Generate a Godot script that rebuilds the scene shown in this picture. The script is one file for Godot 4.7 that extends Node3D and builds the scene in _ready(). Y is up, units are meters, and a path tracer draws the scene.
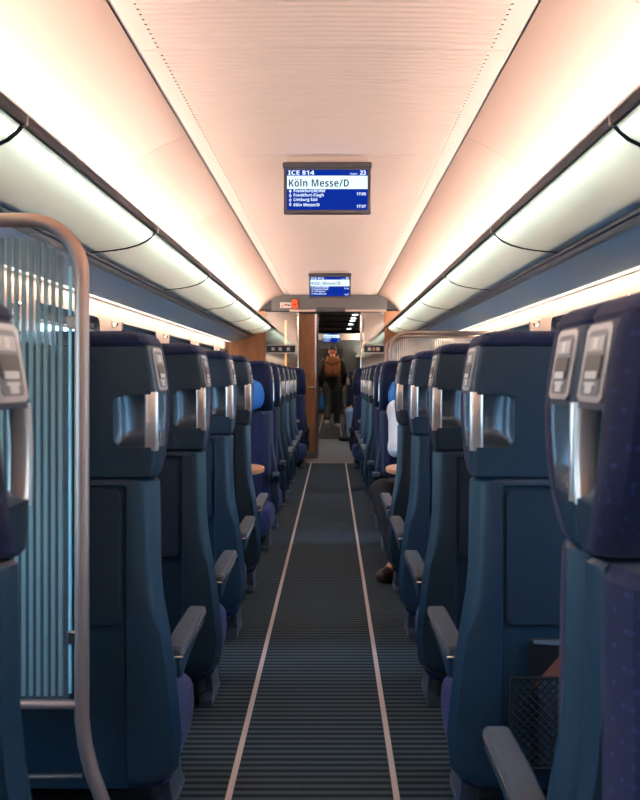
extends Node3D

# ------------------------------------------------------------------ mesh builder
class MB:
	var t := PackedVector3Array()      # triangle corners, counter-clockwise seen from outside

	func tri(a: Vector3, b: Vector3, c: Vector3) -> void:
		t.append(a); t.append(b); t.append(c)

	func quad(a: Vector3, b: Vector3, c: Vector3, d: Vector3) -> void:
		tri(a, b, c); tri(a, c, d)

	static func newell(r: PackedVector3Array) -> Vector3:
		var n := Vector3.ZERO
		for i in r.size():
			n += r[i].cross(r[(i + 1) % r.size()])
		return n

	func cap(r: PackedVector3Array, want: Vector3) -> void:
		var n := newell(r).normalized()
		if n.length() < 0.5:
			return
		var u := n.cross(Vector3.UP if absf(n.y) < 0.9 else Vector3.RIGHT).normalized()
		var w := n.cross(u)
		var p := PackedVector2Array()
		for q in r:
			p.append(Vector2(q.dot(u), q.dot(w)))
		var idx := Geometry2D.triangulate_polygon(p)
		for i in range(0, idx.size(), 3):
			var a := r[idx[i]]
			var b := r[idx[i + 1]]
			var c := r[idx[i + 2]]
			if (b - a).cross(c - a).dot(want) < 0.0:
				tri(a, c, b)
			else:
				tri(a, b, c)

	# rings of equal size, each a closed outline; joined one after the other
	func loft(rings: Array, cap_first := true, cap_last := true) -> void:
		var c0 := Vector3.ZERO
		var c1 := Vector3.ZERO
		var first: PackedVector3Array = rings[0]
		var last: PackedVector3Array = rings[rings.size() - 1]
		for q in first:
			c0 += q / first.size()
		for q in last:
			c1 += q / last.size()
		var go := c1 - c0
		var n := Vector3.ZERO
		for r in rings:
			n += newell(r)
		var flip := n.dot(go) < 0.0
		for k in rings.size() - 1:
			var a: PackedVector3Array = rings[k]
			var b: PackedVector3Array = rings[k + 1]
			for i in a.size():
				var j := (i + 1) % a.size()
				if flip:
					quad(a[j], a[i], b[i], b[j])
				else:
					quad(a[i], a[j], b[j], b[i])
		if cap_first:
			cap(first, -go)
		if cap_last:
			cap(last, go)

	static func rect(w: float, h: float, b: float) -> PackedVector2Array:
		var x := w / 2.0
		var y := h / 2.0
		return PackedVector2Array([Vector2(-x + b, -y), Vector2(x - b, -y), Vector2(x, -y + b), Vector2(x, y - b), Vector2(x - b, y), Vector2(-x + b, y), Vector2(-x, y - b), Vector2(-x, -y + b)])

	static func rrect(w: float, h: float, r: float, n := 5) -> PackedVector2Array:
		var o := PackedVector2Array()
		for k in 4:
			var cx := (w / 2.0 - r) * (1.0 if k == 0 or k == 3 else -1.0)
			var cy := (h / 2.0 - r) * (1.0 if k < 2 else -1.0)
			for i in n + 1:
				var a := PI / 2.0 * (k + float(i) / n)
				o.append(Vector2(cx + r * cos(a), cy + r * sin(a)))
		return o

	func box(c: Vector3, s: Vector3, b := 0.0) -> void:
		b = minf(b, minf(s.x, minf(s.y, s.z)) * 0.45)
		if b <= 0.0:
			var p := PackedVector2Array([Vector2(-s.x / 2, -s.z / 2), Vector2(s.x / 2, -s.z / 2), Vector2(s.x / 2, s.z / 2), Vector2(-s.x / 2, s.z / 2)])
			loft([ring_y(p, c, -s.y / 2), ring_y(p, c, s.y / 2)])
			return
		var full := rect(s.x, s.z, b)
		var small := rect(s.x - 2 * b, s.z - 2 * b, b * 0.4)
		loft([ring_y(small, c, -s.y / 2), ring_y(full, c, -s.y / 2 + b), ring_y(full, c, s.y / 2 - b), ring_y(small, c, s.y / 2)])

	static func ring_y(p: PackedVector2Array, c: Vector3, y: float) -> PackedVector3Array:
		var o := PackedVector3Array()
		for q in p:
			o.append(c + Vector3(q.x, y, q.y))
		return o

	static func ring_z(p: PackedVector2Array, c: Vector3, z: float) -> PackedVector3Array:
		var o := PackedVector3Array()
		for q in p:
			o.append(c + Vector3(q.x, q.y, z))
		return o

	# a plate: rounded rectangle in x,y with thickness along z and a small edge bevel
	func plate(c: Vector3, w: float, h: float, d: float, r: float, b := 0.002) -> void:
		loft([ring_z(rrect(w - 2 * b, h - 2 * b, maxf(r - b, 0.0005)), c, -d / 2), ring_z(rrect(w, h, r), c, -d / 2 + b), ring_z(rrect(w, h, r), c, d / 2 - b), ring_z(rrect(w - 2 * b, h - 2 * b, maxf(r - b, 0.0005)), c, d / 2)])

	func tube(path: Array, r: float, n := 10, ends := true) -> void:
		var rings := []
		var up := Vector3.ZERO
		for k in path.size():
			var p: Vector3 = path[k]
			var d: Vector3 = (path[mini(k + 1, path.size() - 1)] - path[maxi(k - 1, 0)]).normalized()
			if up == Vector3.ZERO:
				up = d.cross(Vector3.UP if absf(d.y) < 0.9 else Vector3.RIGHT).normalized()
			up = (up - d * up.dot(d)).normalized()
			var w := d.cross(up)
			var o := PackedVector3Array()
			for i in n:
				var a := TAU * i / n
				o.append(p + (up * cos(a) + w * sin(a)) * r)
			rings.append(o)
		# outward for any bent path: the rings run counter-clockwise round the direction of travel
		for k in rings.size() - 1:
			for i in n:
				var j := (i + 1) % n
				quad(rings[k][i], rings[k][j], rings[k + 1][j], rings[k + 1][i])
		if ends:
			cap(rings[0], path[0] - path[1])
			cap(rings[-1], path[-1] - path[-2])

	func ellipsoid(c: Vector3, r: Vector3, nu := 14, nv := 9) -> void:
		for j in nv:
			for i in nu:
				var q := []
				for k in [[i, j], [i + 1, j], [i + 1, j + 1], [i, j + 1]]:
					var a: float = TAU * k[0] / nu
					var b: float = PI * k[1] / nv
					q.append(c + Vector3(r.x * sin(b) * cos(a), r.y * cos(b), r.z * sin(b) * sin(a)))
				if j > 0:
					tri(q[0], q[1], q[2])
				if j < nv - 1:
					tri(q[0], q[2], q[3])

	# profile in (x, y) drawn out along z
	func run_z(p: PackedVector2Array, z0: float, z1: float) -> void:
		loft([ring_z(p, Vector3.ZERO, z0), ring_z(p, Vector3.ZERO, z1)])

	# six-sided block from four corners of a face and its thickness along the face normal
	func slab(a: Vector3, b: Vector3, c: Vector3, d: Vector3, off: Vector3) -> void:
		loft([PackedVector3Array([a, b, c, d]), PackedVector3Array([a + off, b + off, c + off, d + off])])

	func moved(x: Transform3D, from := 0) -> void:
		for i in range(from, t.size()):
			t[i] = x * t[i]

	func mirrored() -> MB:
		var o := MB.new()
		for i in range(0, t.size(), 3):
			o.tri(Vector3(-t[i].x, t[i].y, t[i].z), Vector3(-t[i + 2].x, t[i + 2].y, t[i + 2].z), Vector3(-t[i + 1].x, t[i + 1].y, t[i + 1].z))
		return o

	func mesh(crease := 38.0) -> ArrayMesh:
		var lim := cos(deg_to_rad(crease))
		var fn := PackedVector3Array()
		var at := {}
		var keys := []
		for i in range(0, t.size(), 3):
			fn.append((t[i + 1] - t[i]).cross(t[i + 2] - t[i]))
		for i in t.size():
			var k := Vector3i((t[i] * 20000.0).round())
			keys.append(k)
			if at.has(k):
				at[k].append(i / 3)
			else:
				at[k] = [i / 3]
		var un := PackedVector3Array()
		for n in fn:
			un.append(n.normalized())
		var pos := PackedVector3Array()
		var nor := PackedVector3Array()
		for i in range(0, t.size(), 3):
			var f := i / 3
			if fn[f].length_squared() < 1e-18:
				continue
			for k in [i, i + 2, i + 1]:
				var s := Vector3.ZERO
				for g in at[keys[k]]:
					if un[g].dot(un[f]) > lim:
						s += fn[g]
				pos.append(t[k])
				nor.append(s.normalized())
		var arr := []
		arr.resize(Mesh.ARRAY_MAX)
		arr[Mesh.ARRAY_VERTEX] = pos
		arr[Mesh.ARRAY_NORMAL] = nor
		var m := ArrayMesh.new()
		m.add_surface_from_arrays(Mesh.PRIMITIVE_TRIANGLES, arr)
		return m


# body builder: tapered capsules joined by a smooth minimum, meshed as surface nets
class Body:
	var bones := []                    # [a, b, ra, rb]
	var squash := Vector3.ONE

	func bone(a: Vector3, b: Vector3, ra: float, rb: float) -> void:
		bones.append([a, b, ra, rb])

	func chain(p: Array, r: Array) -> void:
		for i in p.size() - 1:
			bone(p[i], p[i + 1], r[i], r[i + 1])

	func into(mb: MB, cell: float, k: float, grow := 0.0) -> void:
		var lo := Vector3.INF
		var hi := -Vector3.INF
		for b in bones:
			var r: float = maxf(b[2], b[3]) + grow + k + 2.0 * cell
			lo = lo.min(b[0] - Vector3.ONE * r).min(b[1] - Vector3.ONE * r)
			hi = hi.max(b[0] + Vector3.ONE * r).max(b[1] + Vector3.ONE * r)
		var n := Vector3i(((hi - lo) / cell).ceil()) + Vector3i.ONE
		var f := PackedFloat32Array()
		f.resize(n.x * n.y * n.z)
		f.fill(1.0)
		for b in bones:
			var a0: Vector3 = b[0]
			var ab: Vector3 = b[1] - b[0]
			var l2 := maxf(ab.length_squared(), 1e-9)
			var reach: float = maxf(b[2], b[3]) + grow + k + cell
			var p0 := Vector3i(((a0.min(b[1]) - Vector3.ONE * reach - lo) / cell).floor()).max(Vector3i.ZERO)
			var p1 := Vector3i(((a0.max(b[1]) + Vector3.ONE * reach - lo) / cell).ceil()).min(n - Vector3i.ONE)
			for z in range(p0.z, p1.z + 1):
				for y in range(p0.y, p1.y + 1):
					var at := (z * n.y + y) * n.x
					for x in range(p0.x, p1.x + 1):
						var p := lo + Vector3(x, y, z) * cell
						var h := clampf((p - a0).dot(ab) / l2, 0.0, 1.0)
						var d: float = (p - a0 - ab * h).length() - lerpf(b[2], b[3], h) - grow
						var o := f[at + x]
						var w := maxf(k - absf(o - d), 0.0) / k
						f[at + x] = minf(o, d) - w * w * k * 0.25
		var vid := {}
		var vs := PackedVector3Array()
		for z in n.z - 1:
			for y in n.y - 1:
				for x in n.x - 1:
					var i0 := (z * n.y + y) * n.x + x
					var c := PackedFloat32Array([f[i0], f[i0 + 1], f[i0 + n.x], f[i0 + n.x + 1]])
					var i1 := i0 + n.x * n.y
					c.append(f[i1]); c.append(f[i1 + 1]); c.append(f[i1 + n.x]); c.append(f[i1 + n.x + 1])
					var ins := 0
					for v in c:
						if v < 0.0:
							ins += 1
					if ins == 0 or ins == 8:
						continue
					var s := Vector3.ZERO
					var m := 0
					for e in EDGES:
						var va := c[e[0]]
						var vb := c[e[1]]
						if (va < 0.0) != (vb < 0.0):
							var h := va / (va - vb)
							s += Vector3(e[0] & 1, (e[0] >> 1) & 1, e[0] >> 2).lerp(Vector3(e[1] & 1, (e[1] >> 1) & 1, e[1] >> 2), h)
							m += 1
					vid[i0] = vs.size()
					vs.append(lo + (Vector3(x, y, z) + s / m) * cell)
		var st := [1, n.x, n.x * n.y]
		for i0 in vid:
			for ax in 3:
				var i1: int = i0 + st[ax]
				if (f[i0] < 0.0) == (f[i1] < 0.0):
					continue
				var u: int = st[(ax + 1) % 3]
				var w: int = st[(ax + 2) % 3]
				if not (vid.has(i0 - u) and vid.has(i0 - w) and vid.has(i0 - u - w)):
					continue
				var q := [vs[vid[i0]], vs[vid[i0 - u]], vs[vid[i0 - u - w]], vs[vid[i0 - w]]]
				if f[i0] < 0.0:
					mb.quad(q[0], q[1], q[2], q[3])
				else:
					mb.quad(q[3], q[2], q[1], q[0])

	const EDGES := [[0, 1], [2, 3], [4, 5], [6, 7], [0, 2], [1, 3], [4, 6], [5, 7], [0, 4], [1, 5], [2, 6], [3, 7]]


# ------------------------------------------------------------------ names, things, parts
var used := {}
var M := {}
const CX := -0.043                     # the coach's middle seen from the camera
const F := 1060.0

func numbered(called: String) -> String:
	var k: int = used.get(called, 0)
	used[called] = k + 1
	return called if k == 0 else "%s_%03d" % [called, k]

func thing(called: String, label: String, category: String, at := Vector3.ZERO, group := "") -> Node3D:
	var o := Node3D.new()
	o.name = numbered(called)
	add_child(o)
	o.position = at
	o.set_meta("label", label)
	o.set_meta("category", category)
	if group:
		o.set_meta("group", group)
	return o

func setting(called: String, label := "") -> Node3D:
	var o := Node3D.new()
	o.name = called
	add_child(o)
	o.set_meta("kind", "structure")
	if label:
		o.set_meta("label", label)
	return o

func part(called: String, m: Mesh, mat: Material, parent: Node3D, at := Vector3.ZERO) -> MeshInstance3D:
	var o := MeshInstance3D.new()
	o.name = called
	o.mesh = m
	o.material_override = mat
	o.position = at
	parent.add_child(o, true)
	return o

func mat(c: Color, rough := 0.6, metal := 0.0, spec := 0.5) -> StandardMaterial3D:
	var m := StandardMaterial3D.new()
	m.albedo_color = c
	m.roughness = rough
	m.metallic = metal
	m.metallic_specular = spec
	return m

func glow(c: Color, e: float, base := Color(0.9, 0.9, 0.9)) -> StandardMaterial3D:
	var m := mat(base, 0.6)
	m.emission_enabled = true
	m.emission = c
	m.emission_energy_multiplier = e
	return m

func lerp_keys(keys: Array, y: float) -> float:
	if y <= keys[0][0]:
		return keys[0][1]
	for i in keys.size() - 1:
		if y <= keys[i + 1][0]:
			return lerpf(keys[i][1], keys[i + 1][1], (y - keys[i][0]) / (keys[i + 1][0] - keys[i][0]))
	return keys[-1][1]

func noise_tex(freq: float, a: Color, b: Color, size := 256, sd := 1) -> NoiseTexture2D:
	var n := FastNoiseLite.new()
	n.seed = sd
	n.frequency = freq
	n.fractal_octaves = 4
	var g := Gradient.new()
	g.set_color(0, a)
	g.set_color(1, b)
	var t := NoiseTexture2D.new()
	t.width = size
	t.height = size
	t.seamless = true
	t.noise = n
	t.color_ramp = g
	return t

func wood_tex(dark: Color, light: Color, sd: int) -> ImageTexture:
	var im := Image.create(256, 256, false, Image.FORMAT_RGB8)
	var n := FastNoiseLite.new()
	n.seed = sd
	n.frequency = 0.02
	n.fractal_octaves = 3
	for y in 256:
		for x in 256:
			var v := n.get_noise_2d(x * 6.0, y * 0.35) * 0.5 + 0.5
			v = clampf(v + 0.18 * sin(x * 0.9 + 5.0 * n.get_noise_2d(x, y * 0.2)), 0.0, 1.0)
			im.set_pixel(x, y, dark.lerp(light, v))
	return ImageTexture.create_from_image(im)

func cushion_tex() -> ImageTexture:
	# seat cushion cloth: lighter violet blue with fine woven lines
	var im := Image.create(64, 64, false, Image.FORMAT_RGB8)
	var rng := RandomNumberGenerator.new()
	rng.seed = 5
	for y in 64:
		for x in 64:
			var c := Color(0.1, 0.16, 0.36).lerp(Color(0.18, 0.25, 0.47), 0.5 + 0.5 * sin(TAU * (x + y * 0.5) / 8.0))
			im.set_pixel(x, y, c * rng.randf_range(0.88, 1.12))
	return ImageTexture.create_from_image(im)

func make_materials() -> void:
	M.shell = mat(Color(0.112, 0.212, 0.285), 0.42)
	M.tray = mat(Color(0.095, 0.175, 0.24), 0.5)
	M.recess = mat(Color(0.3, 0.35, 0.4), 0.3, 0.5)
	M.chrome = mat(Color(0.86, 0.84, 0.82), 0.16, 1.0)
	M.handle = mat(Color(0.93, 0.87, 0.83), 0.3, 0.75)
	M.steel = mat(Color(0.68, 0.65, 0.63), 0.3, 1.0)
	M.frame_silver = mat(Color(0.72, 0.73, 0.75), 0.3, 0.8)
	M.black = mat(Color(0.04, 0.045, 0.055), 0.35)
	M.rubber = mat(Color(0.07, 0.075, 0.085), 0.7)
	M.white = mat(Color(0.92, 0.92, 0.9), 0.5)
	M.grey_label = mat(Color(0.42, 0.45, 0.48), 0.4)
	M.armpad = mat(Color(0.25, 0.3, 0.34), 0.45)
	M.foot = mat(Color(0.5, 0.58, 0.66), 0.35, 0.8)
	# dotted seat cloth
	var im := Image.create(64, 64, false, Image.FORMAT_RGB8)
	im.fill(Color(0.022, 0.09, 0.25))
	var rng := RandomNumberGenerator.new()
	rng.seed = 11
	for y in 64:
		for x in 64:
			var c := Color(0.022, 0.09, 0.25) * rng.randf_range(0.86, 1.14)
			for p in [Vector2(16, 16), Vector2(48, 48)]:
				var d := Vector2(x, y).distance_to(p)
				if d < 6.0:
					c = c.lerp(Color(0.17, 0.24, 0.46), 1.0 - smoothstep(3.5, 6.0, d))
			im.set_pixel(x, y, c)
	M.cloth = mat(Color.WHITE, 0.85)
	M.cloth.albedo_texture = ImageTexture.create_from_image(im)
	M.cloth.uv1_triplanar = true
	M.cloth.uv1_scale = Vector3.ONE / 0.045
	M.cloth.rim_enabled = true
	M.cloth.rim = 0.12
	M.cloth.rim_tint = 0.6
	M.pillow = mat(Color(0.2, 0.5, 0.85), 0.55)
	# carpet with woven stripes across the aisle
	im = Image.create(128, 128, false, Image.FORMAT_RGB8)
	for y in 128:
		for x in 128:
			var s := 0.5 + 0.5 * cos(TAU * y / 64.0)
			var c := Color(0.125, 0.16, 0.175).lerp(Color(0.27, 0.335, 0.36), smoothstep(0.25, 0.75, s))
			c *= rng.randf_range(0.8, 1.2)
			im.set_pixel(x, y, c)
	M.carpet = mat(Color.WHITE, 0.95, 0.0, 0.3)
	M.carpet.albedo_texture = ImageTexture.create_from_image(im)
	M.carpet.uv1_triplanar = true
	M.carpet.uv1_world_triplanar = true
	M.carpet.uv1_scale = Vector3.ONE / 0.09
	M.mat_floor = mat(Color.WHITE, 0.8)
	M.mat_floor.albedo_texture = noise_tex(0.08, Color(0.42, 0.41, 0.4), Color(0.54, 0.53, 0.52), 256, 5)
	M.mat_floor.uv1_triplanar = true
	M.mat_floor.uv1_scale = Vector3.ONE * 2.0
	M.line = mat(Color(0.78, 0.72, 0.68), 0.6)
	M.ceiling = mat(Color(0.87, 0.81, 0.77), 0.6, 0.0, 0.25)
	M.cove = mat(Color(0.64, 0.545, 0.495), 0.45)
	M.rackpanel = mat(Color(0.8, 0.85, 0.85), 0.35)
	M.rackpanel.backlight_enabled = true
	M.rackpanel.backlight = Color(0.88, 0.92, 0.9)
	M.soffit = mat(Color(0.6, 0.75, 0.83), 0.5)
	M.rackedge = mat(Color(0.06, 0.105, 0.14), 0.5, 0.0, 0.25)
	M.edgegrey = mat(Color(0.32, 0.4, 0.45), 0.5)
	M.satin = mat(Color(0.92, 0.9, 0.88), 0.3, 0.4)
	M.cushion = M.cloth.duplicate()
	M.cushion.albedo_texture = cushion_tex()
	M.wallcream = mat(Color(0.84, 0.77, 0.72), 0.5)
	M.walllow = mat(Color(0.35, 0.38, 0.41), 0.6)
	M.winframe = mat(Color(0.25, 0.3, 0.34), 0.4)
	M.pane = mat(Color(0.75, 0.9, 0.95, 0.1), 0.02)
	M.pane.transparency = BaseMaterial3D.TRANSPARENCY_ALPHA
	M.clear = mat(Color(0.9, 0.95, 0.97, 0.07), 0.02)
	M.clear.transparency = BaseMaterial3D.TRANSPARENCY_ALPHA
	M.clear.metallic_specular = 0.5
	M.etched = mat(Color(0.5, 0.62, 0.63, 0.8), 0.6)
	M.etched.transparency = BaseMaterial3D.TRANSPARENCY_ALPHA
	M.mirrorglass = mat(Color(0.85, 0.88, 0.88, 0.42), 0.05, 1.0)
	M.mirrorglass.transparency = BaseMaterial3D.TRANSPARENCY_ALPHA
	var blank := Image.create(4, 4, false, Image.FORMAT_RGBA8)
	blank.fill(Color.WHITE)
	M.mirrorglass.albedo_texture = ImageTexture.create_from_image(blank)
	M.etched_pale = mat(Color(0.9, 0.88, 0.84, 0.9), 0.6)
	M.etched_pale.transparency = BaseMaterial3D.TRANSPARENCY_ALPHA
	M.tubing = mat(Color(0.7, 0.6, 0.555), 0.38, 0.6)
	M.wood = mat(Color.WHITE, 0.42)
	M.wood.albedo_texture = wood_tex(Color(0.62, 0.43, 0.29), Color(0.78, 0.57, 0.41), 3)
	M.wood.uv1_triplanar = true
	M.wood.uv1_scale = Vector3.ONE * 1.6
	M.tablewood = mat(Color.WHITE, 0.35)
	M.tablewood.albedo_texture = wood_tex(Color(0.78, 0.5, 0.32), Color(0.88, 0.62, 0.42), 8)
	M.tablewood.uv1_triplanar = true
	M.tablewood.uv1_scale = Vector3.ONE * 2.0
	M.header = mat(Color(0.42, 0.43, 0.44), 0.5)
	M.dark = mat(Color(0.13, 0.145, 0.16), 0.5)
	M.vest_ceiling = mat(Color(0.2, 0.22, 0.235), 0.4)
	M.navy = mat(Color(0.08, 0.12, 0.22), 0.4)
	M.orange = mat(Color(0.95, 0.4, 0.16), 0.5)
	M.red = mat(Color(0.7, 0.12, 0.1), 0.5)
	M.led = glow(Color(1.0, 0.92, 0.87), 1.5)
	M.washer = glow(Color(1.0, 0.87, 0.77), 1.3)
	M.spot = glow(Color(0.95, 0.97, 1.0), 6.0)
	M.amber = glow(Color(1.0, 0.6, 0.3), 2.6)
	M.screen = glow(Color(0.0, 0.22, 0.75), 0.42, Color(0.005, 0.005, 0.01))
	M.screen.roughness = 0.5
	M.screen.metallic_specular = 0.15
	M.screen_white = glow(Color(0.82, 0.95, 1.0), 0.9, Color(0.1, 0.1, 0.1))
	M.screen_text = glow(Color(0.85, 0.93, 1.0), 0.85, Color(0.1, 0.1, 0.1))
	M.screen_ink = mat(Color(0.05, 0.09, 0.3), 0.5)
	M.housing = mat(Color(0.27, 0.28, 0.29), 0.45)
	M.skin = mat(Color(0.8, 0.56, 0.44), 0.55)
	M.shirt = mat(Color(0.9, 0.9, 0.92), 0.8)
	M.trousers = mat(Color(0.085, 0.095, 0.115), 0.85)
	M.shoe = mat(Color(0.26, 0.2, 0.16), 0.4)
	M.hair = mat(Color(0.13, 0.09, 0.07), 0.7)
	M.jacket = mat(Color(0.07, 0.075, 0.085), 0.7)
	M.backpack = mat(Color(0.53, 0.32, 0.17), 0.6)
	M.olive = mat(Color(0.2, 0.24, 0.26), 0.85)
	M.sneaker = mat(Color(0.85, 0.85, 0.86), 0.6)
	M.denim = mat(Color(0.6, 0.74, 0.86), 0.85)
	M.bluebag = mat(Color(0.16, 0.48, 0.78), 0.6)
	M.magazine = mat(Color(0.12, 0.11, 0.12), 0.3)
	M.mag_photo = mat(Color(0.5, 0.3, 0.24), 0.4)
	M.net = mat(Color(0.05, 0.055, 0.065), 0.7)


# ------------------------------------------------------------------ the double seat
const EDGE := [[0.895, 0.370], [0.93, 0.366], [0.97, 0.364], [1.05, 0.364], [1.1, 0.366], [1.14, 0.372], [1.2, 0.383], [1.215, 0.387], [1.24, 0.397]]
const DEEP := [[0.895, 0.055], [0.93, 0.088], [0.97, 0.118], [1.02, 0.145], [1.08, 0.16], [1.2, 0.165]]
const LOW_EDGE := [[0.16, 0.345], [0.19, 0.325], [0.28, 0.315], [0.36, 0.322], [0.455, 0.332], [0.525, 0.342], [0.62, 0.358], [0.7, 0.366], [0.9, 0.369]]
const SEAT_W := 0.46
const PITCH_X := 0.472
const PAIR_C := 0.83                   # middle of the pair, from the coach's middle
var seat_parts := [{}, {}]             # by side: name -> Mesh

func edge(y: float) -> float:
	return lerp_keys(EDGE, y)

func ring(p: Array, y: float) -> PackedVector3Array:
	var o := PackedVector3Array()
	for q in p:
		o.append(Vector3(q[0], y, q[1]))
	return o

func right_edge(y: float) -> float:
	return 2.0 * (0.355 + SEAT_W / 2.0) - edge(y)

func deep(y: float) -> float:
	return lerp_keys(DEEP, y)

# plan outline of the headrest shell; the far side is the mirror of the aisle side
func head_ring(y: float, shrink := 0.0, drop := 0.0) -> PackedVector3Array:
	var a := edge(y) + shrink
	var b := right_edge(y) - shrink
	var d := -deep(y)
	var z := -drop
	return ring([[a, d], [a, z - 0.018], [a + 0.005, z - 0.006], [a + 0.016, z], [b - 0.016, z], [b - 0.005, z - 0.006], [b, z - 0.018], [b, d]], y)

func build_seat_parts() -> void:
	var P := {}
	var mid := 0.355 + SEAT_W / 2.0
	# --- headrest shell: above, beside and below the grip recess
	var m := MB.new()
	m.loft([head_ring(1.088), head_ring(1.14), head_ring(1.19), head_ring(1.199), head_ring(1.205, 0.004, 0.008)])
	var cut := []
	for y in [0.965, 1.0, 1.04, 1.088]:
		var a := edge(y) + 0.102
		var b := right_edge(y)
		cut.append(ring([[a, -deep(y)], [a, 0.0], [b - 0.016, 0.0], [b - 0.005, -0.006], [b, -0.018], [b, -deep(y)]], y))
	m.loft(cut)
	m.loft([head_ring(0.893, 0.004, 0.006), head_ring(0.899), head_ring(0.93), head_ring(0.965)])
	# rounded inner corners of the recess opening
	for q in [[0.9655, 1.0], [1.0875, -1.0]]:
		var ca: float = edge(q[0]) + 0.1025
		var rc := 0.024
		var rr0 := PackedVector3Array()
		var rr1 := PackedVector3Array()
		var pts := [Vector2(ca, q[0])]
		for i in 7:
			var an := PI / 2 * i / 6.0
			pts.append(Vector2(ca - rc + rc * sin(an), q[0] + q[1] * (rc - rc * cos(an))))
		for p in pts:
			rr0.append(Vector3(p.x, p.y, -0.04))
			rr1.append(Vector3(p.x, p.y, -0.0005))
		m.loft([rr0, rr1])
	P.headrest_shell = m
	# the window seat's shell has no recess
	m = MB.new()
	m.loft([head_ring(0.893, 0.004, 0.006), head_ring(0.899), head_ring(0.97), head_ring(1.04), head_ring(1.14), head_ring(1.199), head_ring(1.205, 0.004, 0.008)])
	P.plain_shell = m
	# --- scooped recess round the handle
	m = MB.new()
	var rs := []
	for q in [[0.965, 0.0], [0.969, 0.3], [0.976, 0.62], [0.988, 0.88], [1.005, 1.0], [1.05, 1.0], [1.088, 1.0]]:
		var y: float = q[0]
		var k: float = q[1]
		var a := edge(y)
		var d := -deep(y)
		rs.append(ring([[a + 0.102, d], [a + 0.102, -0.001], [a + 0.098, -0.004 - 0.016 * k], [a + 0.09, -0.006 - 0.034 * k], [a + 0.075, -0.006 - 0.05 * k], [a + 0.055, -0.006 - 0.06 * k], [a + 0.03, -0.008 - 0.066 * k], [lerpf(a + 0.014, a + 0.016, k), -0.01 - 0.085 * k], [lerpf(a + 0.001, a + 0.006, k), lerpf(-0.018, d + 0.018, k)], [a, d + 0.012], [a, d]], y))
	m.loft(rs)
	P.grip_recess = m
	# --- handle
	m = MB.new()
	var hr := []
	for i in 9:
		var h := i / 8.0
		var y := lerpf(0.957, 1.094, h)
		var bow := 0.006 * sin(PI * h)
		var a := edge(y) + 0.014
		var o := PackedVector3Array()
		for q in MB.rrect(0.032, 0.02, 0.009, 3):
			o.append(Vector3(a + q.x, y, -0.012 + bow + q.y))
		hr.append(o)
	m.loft(hr)
	P.grab_handle = m
	# --- seat number plate on the slanted corner
	var face := func(t0: float, y: float, out: float) -> Vector3:
		var a := edge(y)
		return Vector3(a - out, y, lerpf(-0.02, -0.155, t0))
	var block := func(mb: MB, t0: float, t1: float, y0: float, y1: float, o0: float, o1: float) -> void:
		var rr := []
		for o in [o0, o1]:
			var pts := PackedVector3Array()
			var c := 0.1
			for q in [[c, 0], [1 - c, 0], [1, c * 0.6], [1, 1 - c * 0.6], [1 - c, 1], [c, 1], [0, 1 - c * 0.6], [0, c * 0.6]]:
				pts.append(face.call(lerpf(t0, t1, q[0]), lerpf(y0, y1, q[1]), o))
			rr.append(pts)
		mb.loft(rr)
	m = MB.new()
	block.call(m, 0.02, 0.98, 1.097, 1.198, -0.002, 0.0035)
	P.plate_frame = m
	m = MB.new()
	block.call(m, 0.15, 0.85, 1.105, 1.19, 0.003, 0.0042)
	P.plate_inlay = m
	m = MB.new()
	block.call(m, 0.2, 0.82, 1.126, 1.158, 0.004, 0.0055)
	P.plate_window = m
	m = MB.new()
	block.call(m, 0.22, 0.8, 1.163, 1.182, 0.004, 0.0052)
	P.plate_label = m
	m = MB.new()
	block.call(m, 0.36, 0.62, 1.108, 1.122, 0.004, 0.0058)
	block.call(m, 0.3, 0.7, 1.118, 1.123, 0.004, 0.0055)
	block.call(m, 0.42, 0.6, 1.166, 1.18, 0.005, 0.006)
	block.call(m, 0.3, 0.74, 1.127, 1.137, 0.005, 0.0065)
	P.plate_symbol = m
	# --- headrest cushion: winged front and the cap over the top
	m = MB.new()
	rs = []
	for q in [[0.897, 0.008], [0.903, 0.001], [0.93, 0.0], [0.97, 0.0], [1.02, 0.0], [1.08, 0.0], [1.14, 0.0], [1.19, 0.0], [1.214, 0.002]]:
		var y: float = q[0]
		var a: float = edge(y) + q[1] - 0.001
		var b: float = right_edge(y) - q[1] + 0.001
		var d: float = -deep(y) + 0.003
		var t: float = minf(0.075, 0.03 + deep(y) * 0.28) - q[1]
		rs.append(ring([[a, d], [a - 0.002, d - 0.35 * t], [a + 0.003, d - 0.65 * t], [a + 0.018, d - 0.93 * t], [a + 0.042, d - t], [a + 0.08, d - 0.75 * t], [a + 0.13, d - 0.55 * t], [b - 0.13, d - 0.55 * t], [b - 0.08, d - 0.75 * t], [b - 0.042, d - t], [b - 0.018, d - 0.93 * t], [b - 0.003, d - 0.65 * t], [b + 0.002, d - 0.35 * t], [b, d]], y))
	m.loft(rs)
	rs = []
	for q in [[1.2035, 0.001], [1.21, -0.002], [1.222, 0.0], [1.232, 0.01], [1.237, 0.028]]:
		var y: float = q[0]
		var s: float = q[1]
		var a: float = edge(y) + s
		var b: float = right_edge(y) - s
		rs.append(ring([[a, -0.18], [a, -0.04], [a + 0.005, -0.012 - s], [a + 0.02, 0.001 - s], [b - 0.02, 0.001 - s], [b - 0.005, -0.012 - s], [b, -0.04], [b, -0.18], [b - 0.006, -0.215 + s], [b - 0.03, -0.238 + s], [a + 0.03, -0.238 + s], [a + 0.006, -0.215 + s]], y))
	m.loft(rs)
	P.headrest_cushion = m
	# --- blue head pillow
	m = MB.new()
	rs = []
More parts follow.
